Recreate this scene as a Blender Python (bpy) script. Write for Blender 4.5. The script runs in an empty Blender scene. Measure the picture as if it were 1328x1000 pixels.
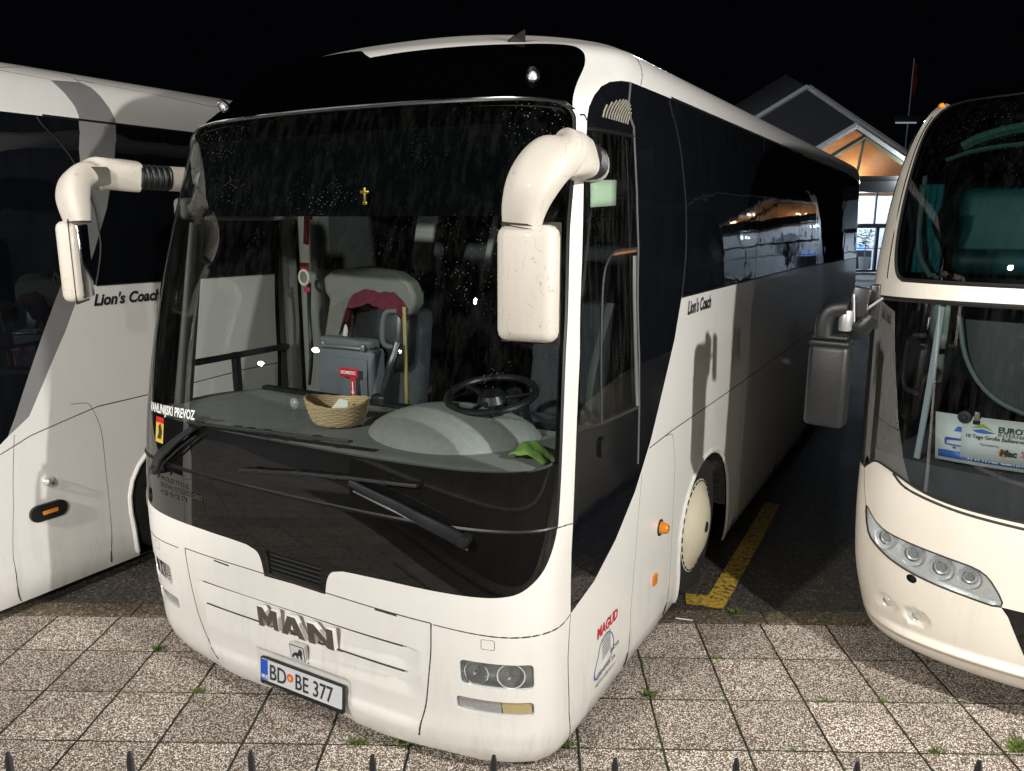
import bpy, bmesh, math, random
import numpy as np
from mathutils import Vector, Matrix
from mathutils.geometry import delaunay_2d_cdt
random.seed(7); rng=np.random.default_rng(7)
scene=bpy.context.scene; COL=scene.collection
R=math.radians
# ================= camera =================
FPX=1019.7; YAW,PITCH,ROLL=-.0193,.2054,.0021; CH=2.3756
cam=bpy.data.cameras.new('camera'); cam.sensor_width=36; cam.lens=FPX/1328*36; cam.clip_start=.05; cam.clip_end=2000
co=bpy.data.objects.new('camera',cam); COL.objects.link(co); scene.camera=co
_f=Vector((math.sin(YAW)*math.cos(PITCH),math.cos(YAW)*math.cos(PITCH),-math.sin(PITCH)))
_r=Vector((math.cos(YAW),-math.sin(YAW),0)); _u=_r.cross(_f)
_r2=_r*math.cos(ROLL)+_u*math.sin(ROLL); _u2=-_r*math.sin(ROLL)+_u*math.cos(ROLL)
co.matrix_world=Matrix((( _r2.x,_u2.x,-_f.x,0),(_r2.y,_u2.y,-_f.y,0),(_r2.z,_u2.z,-_f.z,CH),(0,0,0,1)))
# ================= frames =================
TH=0.4945
AX=np.array([math.sin(TH),math.cos(TH),0.]); BX=np.array([math.cos(TH),-math.sin(TH),0.])
BUS0=-2.5676*BX+2.4406*AX
NEO0=BUS0+3.475*BX+1.55*AX
LEFT0=BUS0-3.505*BX-1.15*AX
def W2(p,org=BUS0): return Vector(tuple(org+p[0]*BX+p[1]*AX+np.array([0,0,p[2]])))
# ================= world, lamps, exposure =================
w=bpy.data.worlds.new('World'); scene.world=w; w.use_nodes=True
bg=w.node_tree.nodes['Background']; bg.inputs[0].default_value=(.55,.7,1,1); bg.inputs[1].default_value=.0012
def lamp(name,loc,power,color,radius=.12,kind='POINT',label=None):
    l=bpy.data.lights.new(name,kind); l.energy=power; l.color=color; l.shadow_soft_size=radius
    o=bpy.data.objects.new(name,l); COL.objects.link(o); o.location=loc
    return o
lamp('lamp_light',W2((4.68,-.46,3.13)),810,(1,.975,.93),.05)
lamp('flood_or_fill_light',W2((-1.1,-9.2,6.2)),3900,(1,.955,.89),.16)
lamp('street_or_fill_light',W2((-14,-6,5.5)),500,(.8,.92,1),.12)  # added fill lamp on the left, no known source behind it
lamp('street_or_fill_light',(-21.6,-3.4,5.0),500,(.75,.88,1),.13)
lamp('street_or_fill_light',(-19.3,-7.5,6.0),500,(.75,.88,1),.12)
lamp('street_or_fill_light',(-22.4,-1.9,3.8),400,(.75,.88,1),.11)
lamp('flood_or_fill_light',W2((14,-16,7.5)),1500,(1,.97,.93),.15)  # added fill lamp far to the right, lifts the left coach flank
sp=lamp('fill_spotlight',W2((3.3,-6.2,4.2)),1250,(1,.965,.91),.08,'SPOT');sp.data.spot_size=R(25);sp.data.spot_blend=.6  # added spot aimed at the left coach to brighten its side
sp.rotation_euler=(W2((-2.25,.15,1.3))-W2((3.3,-6.2,4.2))).to_track_quat('-Z','Y').to_euler()
vs=scene.view_settings; vs.view_transform='Standard'; vs.look='None'; vs.exposure=0; vs.gamma=1; vs.use_curve_mapping=False
scene.render.engine='CYCLES'
try:
    scene.cycles.max_bounces=10; scene.cycles.transparent_max_bounces=16
except Exception: pass
# ================= coach shell maths =================
def _smooth(P,n=12):
    out=[];P=np.asarray(P,float)
    Q=np.vstack([2*P[0]-P[1],P,2*P[-1]-P[-2]])
    for i in range(1,len(Q)-2):
        for k in range(n):
            t=k/n;a,b,c,d=Q[i-1],Q[i],Q[i+1],Q[i+2]
            out.append(.5*((2*b)+(-a+c)*t+(2*a-5*b+4*c-d)*t*t+(-a+3*b-3*c+d)*t**3))
    out.append(P[-1]);return np.array(out)
class Shell:
    def __init__(S,D,N,M,L,prof,W=1.275,sweep=0):
        S.D,S.L,S.W,S.sweep=D,L,W,sweep
        t=(np.linspace(0,1,3000))*np.pi/2
        x=W*np.sin(t)**(2/N); y=D*(1-np.cos(t)**(2/M))
        t=np.linspace(0,np.pi/2,200)[1:]
        x2=np.concatenate([x,[W],W-.45+.45*np.cos(t),[0.]]);y2=np.concatenate([y,[L-.3],L-.3+.3*np.sin(t),[L]])
        S.ps=np.r_[0,np.cumsum(np.hypot(np.diff(x2),np.diff(y2)))];S.px,S.py=x2,y2
        S.smax=S.ps[-1];S.side0=float(np.interp(D*.9999,y,S.ps[:3000]))
        S.pr=_smooth(prof);d=np.hypot(np.diff(S.pr[:,1]),np.diff(S.pr[:,0]));dz=np.diff(S.pr[:,0])
        S.pv=S.pr[0,0]+np.r_[0,np.cumsum(np.where(S.pr[1:,0]<=3.0,dz,d))];S.vmax=S.pv[-1];S.v0=S.pv[0]
    def pos(S,s,v):
        s=np.asarray(s,float);v=np.asarray(v,float)
        a=np.abs(s);x=np.interp(a,S.ps,S.px)*np.sign(s);y=np.interp(a,S.ps,S.py)
        z=np.interp(v,S.pv,S.pr[:,0]);ins=np.interp(v,S.pv,S.pr[:,1]);le=np.interp(v,S.pv,S.pr[:,2])
        f=(S.W-ins)/S.W
        k=np.clip((S.L-y)/(S.L-S.D),0,1);rear=np.clip((y-(S.L-1.2))/1.2,0,1)
        if S.sweep:   # the brow sweeps back towards its corners
            c=np.clip((v-2.80)/.30,0,1);c=c*c*(3-2*c);g=(np.abs(x)/S.W)**2.5*np.where(a<1.45,1,.5+.5*np.cos(np.pi*np.clip((a-1.45)/1.6,0,1)))
            y=y+S.sweep*c*g
        return np.stack([x*f,y+le*k-rear*(ins*1.3),z+0*s],-1)
    def nor(S,s,v,e=3e-3):
        s=np.asarray(s,float);v=np.asarray(v,float)
        a=S.pos(s+e,v)-S.pos(s-e,v);b=S.pos(s,v+e)-S.pos(s,v-e)
        n=np.cross(a,b);l=np.linalg.norm(n,axis=-1,keepdims=True);return n/np.maximum(l,1e-12)
PROF_A=[(.06,.05,.09),(.12,.02,.06),(.20,.005,.043),(.3,0,.0354),(.5,0,.013),(.75,0,0),(1.0,0,.008),(1.3,.0045,.035),(1.65,.018,.09),(2.0,.035,.165),(2.3,.046,.255),(2.6,.056,.355),(2.855,.065,.44),(3.0,.075,.50),(3.09,.105,.56),(3.15,.16,.64),(3.195,.25,.76),(3.255,.38,.95),(3.315,.6,1.25),(3.36,.9,1.7),(3.37,1.274,2.2)]
PROF_R=[(.16,.18,.20),(.20,.135,.12),(.27,.095,.05),(.4,.06,.015),(.6,.02,0),(.9,.002,0),(1.1,0,.01),(1.5,-.01,.05),(2.0,-.02,.11),(2.2,-.015,.14),(2.5,.015,.21),(2.72,.055,.29),(2.86,.095,.37),(2.95,.14,.46),(3.02,.22,.62),(3.07,.36,.9),(3.10,.6,1.25),(3.12,.95,1.7),(3.125,1.27,2.2)]
COACH=Shell(.4121,3.4667,3.5428,10.3,PROF_A,sweep=.32)
PROF_L=PROF_A[:-7]+[(3.12,.10,.56),(3.21,.15,.64),(3.27,.25,.78),(3.315,.40,.98),(3.36,.65,1.3),(3.39,.95,1.7),(3.40,1.274,2.2)]
COACH_L=Shell(.4121,3.4667,3.5428,10.3,PROF_L,sweep=.32)
NEO=Shell(.55,2.6,2.6,12.0,PROF_R)
# ================= helpers =================
def tag(o,label=None,cat=None,group=None,kind=None):
    if label: o['label']=label
    if cat: o['category']=cat
    if group: o['group']=group
    if kind: o['kind']=kind
    return o
def empty(name,loc=(0,0,0),rz=0):
    o=bpy.data.objects.new(name,None); COL.objects.link(o); o.location=loc; o.rotation_euler=(0,0,rz); o.empty_display_size=.2
    return o
def coach_frame(o,org=BUS0):
    o.location=tuple(org); o.rotation_euler=(0,0,-TH); return o
def mk(name,V,F,m,parent=None,smooth=True,angle=35,normals=None,label=None):
    me=bpy.data.meshes.new(name); me.from_pydata([tuple(map(float,v)) for v in V],[],[tuple(int(i) for i in f) for f in F])
    me.validate(); me.update()
    if smooth:
        me.polygons.foreach_set('use_smooth',[True]*len(me.polygons))
        if normals is not None and len(normals)==len(me.vertices): me.normals_split_custom_set_from_vertices([tuple(map(float,n)) for n in normals])
        else:
            try: me.set_sharp_from_angle(angle=R(angle))
            except Exception: pass
    if m: me.materials.append(m)
    o=bpy.data.objects.new(name,me); COL.objects.link(o)
    if parent: o.parent=parent
    if label: o['label']=label
    return o
class MB:
    def __init__(s): s.V=[];s.F=[]
    def add(s,V,F):
        n=len(s.V); s.V+= [tuple(v) for v in V]; s.F+=[tuple(i+n for i in f) for f in F]; return s
    def box(s,c,d,rz=0,bev=0,rx=0,ry=0):
        bm=bmesh.new(); bmesh.ops.create_cube(bm,size=1)
        for v in bm.verts: v.co=Vector((v.co.x*d[0],v.co.y*d[1],v.co.z*d[2]))
        if bev: bmesh.ops.bevel(bm,geom=bm.edges[:],offset=bev,segments=3,profile=.5,affect='EDGES')
        M=Matrix.Translation(c)@Matrix.Rotation(rz,4,'Z')@Matrix.Rotation(ry,4,'Y')@Matrix.Rotation(rx,4,'X')
        bm.verts.index_update()
        s.add([tuple(M@v.co) for v in bm.verts],[[v.index for v in f.verts] for f in bm.faces]); bm.free(); return s
    def loft(s,P,ra,rb=None,up=(0,0,1),n=14,sub=6,cap=True,sq=2.0):
        P=np.array(P,float); k=len(P)
        ra=np.broadcast_to(np.array(ra,float),(k,)); rb=ra if rb is None else np.broadcast_to(np.array(rb,float),(k,))
        Q=np.column_stack([P,ra,rb])
        if sub>1 and k>2: Q=_smooth(Q,sub)
        T=np.gradient(Q[:,:3],axis=0); T/=np.linalg.norm(T,axis=1,keepdims=True)+1e-9
        up=np.array(up,float); V=[];F=[]; prev=None
        for i,q in enumerate(Q):
            a=np.cross(T[i],up)
            if np.linalg.norm(a)<.05: a=prev if prev is not None else np.cross(T[i],(1,0,.3))
            a/=np.linalg.norm(a)
            if prev is not None and a@prev<0: a=-a
            prev=a; b=np.cross(a,T[i])
            for j in range(n):
                t=2*math.pi*j/n; c,d=math.cos(t),math.sin(t)
                c=math.copysign(abs(c)**(2/sq),c); d=math.copysign(abs(d)**(2/sq),d)
                V.append(q[:3]+a*q[3]*c+b*q[4]*d)
        for i in range(len(Q)-1):
            for j in range(n): F.append((i*n+j,i*n+(j+1)%n,(i+1)*n+(j+1)%n,(i+1)*n+j))
        if cap: F.append(tuple(range(n))[::-1]); F.append(tuple((len(Q)-1)*n+j for j in range(n)))
        return s.add(V,F)
    def lathe(s,prof,c=(0,0,0),axis='Z',n=40,M=None):
        V=[];F=[];k=len(prof)
        for j in range(n):
            t=2*math.pi*j/n
            for r,h in prof: V.append((r*math.cos(t),r*math.sin(t),h))
        for j in range(n):
            for i in range(k-1): F.append((j*k+i,((j+1)%n)*k+i,((j+1)%n)*k+i+1,j*k+i+1))
        if M is None:
            M=Matrix.Translation(c)
            if axis=='X': M=M@Matrix.Rotation(R(90),4,'Y')
            if axis=='Y': M=M@Matrix.Rotation(R(-90),4,'X')
        return s.add([tuple(M@Vector(v)) for v in V],F)
    def prism(s,pts,thick,M):
        n=len(pts); V=[tuple(M@Vector((p[0],p[1],0))) for p in pts]+[tuple(M@Vector((p[0],p[1],thick))) for p in pts]
        F=[tuple(range(n))[::-1],tuple(range(n,2*n))]+[(i,(i+1)%n,n+(i+1)%n,n+i) for i in range(n)]
        return s.add(V,F)
    def build(s,name,m,parent=None,**k): return mk(name,s.V,s.F,m,parent,**k)
def rrect(a,b,c,d,r,n=5):
    P=[]
    for cx,cy,t0 in ((c-r,d-r,0),(a+r,d-r,90),(a+r,b+r,180),(c-r,b+r,270)):
        for i in range(n+1): t=R(t0+90*i/n); P.append((cx+r*math.cos(t),cy+r*math.sin(t)))
    return P
def dens(P,step=.03,closed=True):
    out=[];n=len(P)
    for i in range(n if closed else n-1):
        a=np.array(P[i],float);b=np.array(P[(i+1)%n],float);k=max(1,int(np.linalg.norm(b-a)/step))
        for j in range(k): out.append(tuple(a+(b-a)*j/k))
    if not closed: out.append(tuple(map(float,P[-1])))
    return out
def cr(P,n=5): return [tuple(q) for q in _smooth(np.array(P,float),n)]
def crc(P,n=5):
    P=list(P);k=len(P);Q=_smooth(np.array(P[-2:]+P+P[:2],float),n);return [tuple(q) for q in Q[2*n:(k+2)*n]]
def mir(P): return [(-a,b) for a,b in P][::-1]
def pip(x,y,P):
    P=np.array(P);c=np.zeros(len(x),bool);a=P;b=np.roll(P,-1,0)
    for (x1,y1),(x2,y2) in zip(a,b):
        if y1==y2: continue
        m=((y1>y)!=(y2>y))&(x<(x2-x1)*(y-y1)/(y2-y1)+x1); c^=m
    return c
def frame(sh,s,v,off=0):
    p=sh.pos(s,v);n=sh.nor(s,v);t=sh.pos(s+.003,v)-sh.pos(s-.003,v);t/=np.linalg.norm(t);b=np.cross(n,t);b/=np.linalg.norm(b)
    return p+n*off,t,-b if b[2]<0 else b,n
def fmat(sh,s,v,off=0,tilt=0):
    p,t,b,n=frame(sh,s,v,off)
    M=Matrix(((t[0],b[0],n[0],p[0]),(t[1],b[1],n[1],p[1]),(t[2],b[2],n[2],p[2]),(0,0,0,1)))
    return M@Matrix.Rotation(tilt,4,'Z') if tilt else M
def onsurf(sh,V,s0,v0,off=0,disp=None,left=False):
    """lay flat (x,y,z) onto the shell at (s0,v0): x along s, y along v, z outward"""
    V=np.array(V,float).reshape(-1,3);s=s0+V[:,0]*(-1 if left else 1);v=v0+V[:,1]
    p=sh.pos(s,v);n=sh.nor(s,v);d=disp(s,v) if disp else 0
    return p+n*(off+V[:,2]+d)[:,None]
def ribbon(sh,P,w,off=.002,h=.003,closed=False,step=.02,mb=None,disp=None):
    P=np.array(dens(P,step,closed));s,v=P[:,0],P[:,1]
    d=disp(s,v) if disp else 0
    n=sh.nor(s,v);p=sh.pos(s,v)+n*(off+d)[...,None] if disp else sh.pos(s,v)+n*off
    t=(np.roll(p,-1,0)-np.roll(p,1,0)) if closed else np.gradient(p,axis=0)
    t/=np.linalg.norm(t,axis=1,keepdims=True)+1e-9;a=np.cross(t,n)
    rows=[p-a*w/2-n*.006,p-a*w/2,p+n*h,p+a*w/2,p+a*w/2-n*.006];k=len(p)
    V=np.concatenate(rows);F=[]
    for r in range(4):
        for i in range(k if closed else k-1):
            j=(i+1)%k;F.append((r*k+i,r*k+j,(r+1)*k+j,(r+1)*k+i))
    (mb or MB()).add(V,F)
    return mb
def shell_build(root,sh,regions,pts,disp=None,liner=None,base=('body',None)):
    """regions: (name, [polys], material, offset, extra). One constrained triangulation of the skin,
    each triangle goes to the last region that holds it; every region becomes its own part."""
    C=[];E=[]
    sm=sh.smax-.001
    bnd=dens([(-sm,sh.v0+.001),(sm,sh.v0+.001),(sm,sh.vmax-.001),(-sm,sh.vmax-.001)],.25)
    for P in [bnd]+[dens(p,.03) for r in regions for p in r[1]]:
        n=len(C);C+=P;E+=[(n+i,n+(i+1)%len(P)) for i in range(len(P))]
    C+=[tuple(p) for p in pts]
    V,_,F,*_r=delaunay_2d_cdt([Vector(c) for c in C],E,[],0,2e-4,False)
    V=np.array([tuple(v) for v in V]);F=np.array([tuple(f) for f in F])
    V[:,0]=np.clip(V[:,0],-sm,sm);V[:,1]=np.clip(V[:,1],sh.v0,sh.vmax)
    c=V[F].mean(1);lab=np.zeros(len(F),int)
    for i,r in enumerate(regions):
        for p in r[1]: lab[pip(c[:,0],c[:,1],p)]=i+1
    area=np.abs(np.cross(V[F[:,1]]-V[F[:,0]],V[F[:,2]]-V[F[:,0]]));ok=area>1e-9
    s,v=V[:,0],V[:,1]
    def P3(s,v,off): 
        d=(disp(s,v) if disp else 0)+off
        return sh.pos(s,v)+sh.nor(s,v)*(d+0*s)[:,None]
    objs={}
    for i,(name,polys,m,off,ex) in enumerate([base+(0,{})  if len(base)==4 else (base[0],[],base[1],0,{})]+regions):
        if ex.get('hole'): continue
        f=F[(lab==i)&ok]
        if not len(f): continue
        u,inv=np.unique(f,return_inverse=True);inv=inv.reshape(f.shape);su,vu=s[u],v[u];e=.0025
        p=P3(su,vu,off);n=np.cross(P3(su+e,vu,off)-P3(su-e,vu,off),P3(su,vu+e,off)-P3(su,vu-e,off));n/=np.linalg.norm(n,axis=1,keepdims=True)+1e-12
        # keep winding outward
        q=p[inv];g=np.cross(q[:,1]-q[:,0],q[:,2]-q[:,0]);flip=(g*n[inv[:,0]]).sum(1)<0
        inv[flip]=inv[flip][:,::-1]
        VV=list(p);FF=[tuple(t) for t in inv];NN=list(n)
        if ex.get('rim'):
            for poly in polys:
                D=np.array(dens(poly,.02));a=P3(D[:,0],D[:,1],off);b=P3(D[:,0],D[:,1],0);k=len(D);n0=len(VV)
                VV+=list(a)+list(b);tt=np.roll(a,-1,0)-np.roll(a,1,0);nn=np.cross(tt,b-a);nn/=np.linalg.norm(nn,axis=1,keepdims=True)+1e-12;NN+=list(nn)+list(nn)
                FF+=[(n0+j,n0+(j+1)%k,n0+k+(j+1)%k,n0+k+j) for j in range(k)]
        objs[name]=mk(name.split('#')[0],VV,FF,m,ex.get('parent',root),normals=NN,label=ex.get('label'))
    if liner:
        bad=[i+1 for i,r in enumerate(regions) if r[4].get('glass') or r[4].get('hole')]
        f=F[ok&~np.isin(lab,bad)&(np.abs(c[:,0])<liner['smax'])&(c[:,1]>liner['v0'])]
        u,inv=np.unique(f,return_inverse=True);inv=inv.reshape(f.shape)
        mk('interior_lining',sh.pos(s[u],v[u])-sh.nor(s[u],v[u])*liner['d'],inv,liner['mat'],root)
    return objs
def skin_points(sh,fine):
    P=[]
    def g(s0,s1,ds,v0,v1,dv):
        a=np.arange(s0,s1,ds);b=np.arange(v0,v1,dv);A,B=np.meshgrid(a,b);P.extend(zip(A.ravel(),B.ravel()))
    if fine: g(-.86,.9,.014,.2,.7,.013)
    a=sh.side0+.15
    g(-a,a,.045,sh.v0+.01,3.0,.045); g(-a,a,.045,3.0,sh.vmax-.02,.03)
    for q in (-1,1):
        lo,hi=sorted((q*a,q*(sh.smax-1.6)));g(lo,hi,.3,sh.v0+.02,3.0,.12);g(lo,hi,.15,3.0,sh.vmax-.02,.022)
        lo,hi=sorted((q*(sh.smax-1.6),q*(sh.smax-.02)));g(lo,hi,.07,sh.v0+.02,3.0,.15);g(lo,hi,.07,3.0,sh.vmax-.02,.04)
    return P
_fc={}
def glyphs(txt,size,ext=0,bold=0,shear=0,align='LEFT',sx=1,space=1):
    k=(txt,size,ext,bold,shear,align,sx,space)
    if k in _fc: return _fc[k]
    c=bpy.data.curves.new('t','FONT');c.body=txt;c.size=size;c.extrude=ext;c.offset=bold;c.shear=shear;c.align_x=align;c.space_character=space;c.resolution_u=3
    o=bpy.data.objects.new('t',c);COL.objects.link(o);dg=bpy.context.evaluated_depsgraph_get();dg.update()
    me=bpy.data.meshes.new_from_object(o.evaluated_get(dg))
    V=np.array([tuple(v.co) for v in me.vertices]).reshape(-1,3);F=[tuple(p.vertices) for p in me.polygons]
    if len(V): V[:,0]*=sx
    bpy.data.objects.remove(o);bpy.data.curves.remove(c);bpy.data.meshes.remove(me)
    _fc[k]=(V,F);return _fc[k]
def stext(sh,txt,s0,v0,size,m,parent,off=.003,name='lettering',left=False,slope=0,**k):
    V,F=glyphs(txt,size,**k);V=V.copy();V[:,1]+=V[:,0]*slope
    o=mk(name,onsurf(sh,V,s0,v0,off,left=left),F,m,parent,smooth=False);return o
# ================= materials =================
MATS={}
def nt(name):
    m=bpy.data.materials.new(name);m.use_nodes=True;n=m.node_tree;n.nodes.clear();o=n.nodes.new('ShaderNodeOutputMaterial');MATS[name]=m;return m,n,o
def N(t,typ,**k):
    n=t.nodes.new(typ)
    for a,b in k.items():
        if a.startswith('i_'): n.inputs[a[2:].replace('_',' ')].default_value=b
        elif a[0]=='q': n.inputs[int(a[1:])].default_value=b
        else: setattr(n,a,b)
    return n
def L(t,a,b): t.links.new(a,b)
def rgba(c): return (c[0],c[1],c[2],1)
def mat(name,c,rough=.5,metal=0,var=0,vscale=6,bump=0,bscale=60,coat=0,emis=None,est=0,spec=.5,rvar=0,c2=None,stretch=(1,1,1)):
    m,t,o=nt(name);p=N(t,'ShaderNodeBsdfPrincipled');L(t,p.outputs[0],o.inputs[0])
    p.inputs['Base Color'].default_value=rgba(c);p.inputs['Roughness'].default_value=rough;p.inputs['Metallic'].default_value=metal
    p.inputs['Coat Weight'].default_value=coat;p.inputs['Specular IOR Level'].default_value=spec;p.inputs['Coat Roughness'].default_value=.05
    if emis: p.inputs['Emission Color'].default_value=rgba(emis);p.inputs['Emission Strength'].default_value=est
    tc=N(t,'ShaderNodeTexCoord');mp=N(t,'ShaderNodeMapping');mp.inputs['Scale'].default_value=stretch;L(t,tc.outputs['Object'],mp.inputs[0])
    if var or c2:
        n1=N(t,'ShaderNodeTexNoise',i_Scale=vscale,i_Detail=6.,i_Roughness=.65);L(t,mp.outputs[0],n1.inputs['Vector'])
        r=N(t,'ShaderNodeValToRGB');r.color_ramp.elements[0].position=.3;r.color_ramp.elements[1].position=.72
        d=c2 or tuple(x*(1-var) for x in c);r.color_ramp.elements[0].color=rgba(d);r.color_ramp.elements[1].color=rgba(c)
        L(t,n1.outputs['Fac'],r.inputs[0]);L(t,r.outputs[0],p.inputs['Base Color'])
    if rvar:
        n3=N(t,'ShaderNodeTexNoise',i_Scale=vscale*1.7,i_Detail=5.);L(t,mp.outputs[0],n3.inputs['Vector']);mr=N(t,'ShaderNodeMapRange');mr.inputs[3].default_value=max(0,rough-rvar);mr.inputs[4].default_value=rough+rvar
        L(t,n3.outputs['Fac'],mr.inputs[0]);L(t,mr.outputs[0],p.inputs['Roughness'])
    if bump:
        n2=N(t,'ShaderNodeTexNoise',i_Scale=bscale,i_Detail=4.);L(t,mp.outputs[0],n2.inputs['Vector']);b=N(t,'ShaderNodeBump',i_Strength=bump,i_Distance=.01);L(t,n2.outputs['Fac'],b.inputs['Height']);L(t,b.outputs[0],p.inputs['Normal'])
    return m
def paint(name,c,dirt=(.22,.19,.14),low=.7,grim=.5,scr=0.0,rough=.38,coat=.55):
    """coach paint: clear coat, faint grime towards sills and in streaks, tiny scratches"""
    m,t,o=nt(name);p=N(t,'ShaderNodeBsdfPrincipled');L(t,p.outputs[0],o.inputs[0])
    p.inputs['Roughness'].default_value=rough;p.inputs['Coat Weight'].default_value=coat;p.inputs['Coat Roughness'].default_value=.06
    tc=N(t,'ShaderNodeTexCoord');mp=N(t,'ShaderNodeMapping');mp.inputs['Scale'].default_value=(5,5,.8);L(t,tc.outputs['Object'],mp.inputs[0])
    n1=N(t,'ShaderNodeTexNoise',i_Scale=2.2,i_Detail=8.,i_Roughness=.7);L(t,mp.outputs[0],n1.inputs['Vector'])
    n2=N(t,'ShaderNodeTexNoise',i_Scale=9.,i_Detail=8.,i_Roughness=.75);L(t,tc.outputs['Object'],n2.inputs['Vector'])
    r1=N(t,'ShaderNodeMapRange');r1.inputs[1].default_value=.5;r1.inputs[2].default_value=.85;L(t,n1.outputs['Fac'],r1.inputs[0])
    sx=N(t,'ShaderNodeSeparateXYZ');L(t,tc.outputs['Object'],sx.inputs[0])
    r2=N(t,'ShaderNodeMapRange');r2.inputs[1].default_value=low;r2.inputs[2].default_value=.05;r2.inputs[3].default_value=.15;r2.inputs[4].default_value=1;L(t,sx.outputs[2],r2.inputs[0])
    mu=N(t,'ShaderNodeMath',operation='MULTIPLY');L(t,r1.outputs[0],mu.inputs[0]);L(t,r2.outputs[0],mu.inputs[1])
    r3=N(t,'ShaderNodeMapRange');r3.inputs[1].default_value=.64;r3.inputs[2].default_value=.8;r3.inputs[4].default_value=.5;L(t,n2.outputs['Fac'],r3.inputs[0])
    ad=N(t,'ShaderNodeMath',operation='MAXIMUM');L(t,mu.outputs[0],ad.inputs[0]);L(t,r3.outputs[0],ad.inputs[1])
    m2=N(t,'ShaderNodeMath',operation='MULTIPLY');m2.inputs[1].default_value=grim;L(t,ad.outputs[0],m2.inputs[0])
    mx=N(t,'ShaderNodeMixRGB');mx.inputs[1].default_value=rgba(c);mx.inputs[2].default_value=rgba(dirt);L(t,m2.outputs[0],mx.inputs[0])
    last=mx.outputs[0]
    if scr:
        wv=N(t,'ShaderNodeTexWave',i_Scale=9.,i_Distortion=22.,i_Detail=9.);L(t,tc.outputs['Object'],wv.inputs[0])
        n4=N(t,'ShaderNodeTexNoise',i_Scale=11.,i_Detail=3.);L(t,tc.outputs['Object'],n4.inputs['Vector'])
        a=N(t,'ShaderNodeMath',operation='GREATER_THAN');a.inputs[1].default_value=.992;L(t,wv.outputs['Fac'],a.inputs[0])
        b=N(t,'ShaderNodeMath',operation='GREATER_THAN');b.inputs[1].default_value=.56;L(t,n4.outputs['Fac'],b.inputs[0])
        q=N(t,'ShaderNodeMath',operation='MULTIPLY');L(t,a.outputs[0],q.inputs[0]);L(t,b.outputs[0],q.inputs[1])
        q2=N(t,'ShaderNodeMath',operation='MULTIPLY');q2.inputs[1].default_value=scr;L(t,q.outputs[0],q2.inputs[0])
        m3=N(t,'ShaderNodeMixRGB');m3.inputs[2].default_value=(.06,.05,.04,1);L(t,q2.outputs[0],m3.inputs[0]);L(t,last,m3.inputs[1]);last=m3.outputs[0]
    L(t,last,p.inputs['Base Color'])
    return m
def glass(name,tint=(.8,.86,.84),dirt=.03,ior=1.5,droplets=.25,rough=0.0,refl=1.0):
    m,t,o=nt(name);tr=N(t,'ShaderNodeBsdfTransparent');tr.inputs[0].default_value=rgba(tint)
    gl=N(t,'ShaderNodeBsdfGlossy');gl.inputs['Roughness'].default_value=rough;gl.inputs[0].default_value=(refl,refl,refl,1)
    fr=N(t,'ShaderNodeFresnel');fr.inputs[0].default_value=ior
    mx=N(t,'ShaderNodeMixShader');L(t,fr.outputs[0],mx.inputs[0]);L(t,tr.outputs[0],mx.inputs[1]);L(t,gl.outputs[0],mx.inputs[2])
    tc=N(t,'ShaderNodeTexCoord');mp=N(t,'ShaderNodeMapping');mp.inputs['Scale'].default_value=(9,9,1.1);L(t,tc.outputs['Object'],mp.inputs[0])
    n1=N(t,'ShaderNodeTexNoise',i_Scale=3.,i_Detail=8.,i_Roughness=.72);L(t,mp.outputs[0],n1.inputs['Vector'])
    r1=N(t,'ShaderNodeMapRange');r1.inputs[1].default_value=.46;r1.inputs[2].default_value=.78;r1.inputs[3].default_value=dirt*.15;r1.inputs[4].default_value=dirt*4.0;L(t,n1.outputs['Fac'],r1.inputs[0])
    vo=N(t,'ShaderNodeTexVoronoi',i_Scale=70.);L(t,tc.outputs['Object'],vo.inputs['Vector'])
    a=N(t,'ShaderNodeMath',operation='LESS_THAN');a.inputs[1].default_value=.13;L(t,vo.outputs['Distance'],a.inputs[0])
    n2=N(t,'ShaderNodeTexNoise',i_Scale=2.3,i_Detail=3.);L(t,tc.outputs['Object'],n2.inputs['Vector'])
    b=N(t,'ShaderNodeMapRange');b.inputs[1].default_value=.5;b.inputs[2].default_value=.68;b.inputs[4].default_value=droplets;L(t,n2.outputs['Fac'],b.inputs[0])
    mu=N(t,'ShaderNodeMath',operation='MULTIPLY');L(t,a.outputs[0],mu.inputs[0]);L(t,b.outputs[0],mu.inputs[1])
    ad=N(t,'ShaderNodeMath',operation='ADD');ad.use_clamp=True;L(t,r1.outputs[0],ad.inputs[0]);L(t,mu.outputs[0],ad.inputs[1])
    df=N(t,'ShaderNodeBsdfDiffuse');df.inputs[0].default_value=(.55,.55,.52,1)
    m2=N(t,'ShaderNodeMixShader');L(t,ad.outputs[0],m2.inputs[0]);L(t,mx.outputs[0],m2.inputs[1]);L(t,df.outputs[0],m2.inputs[2]);L(t,m2.outputs[0],o.inputs[0])
    return m
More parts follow.
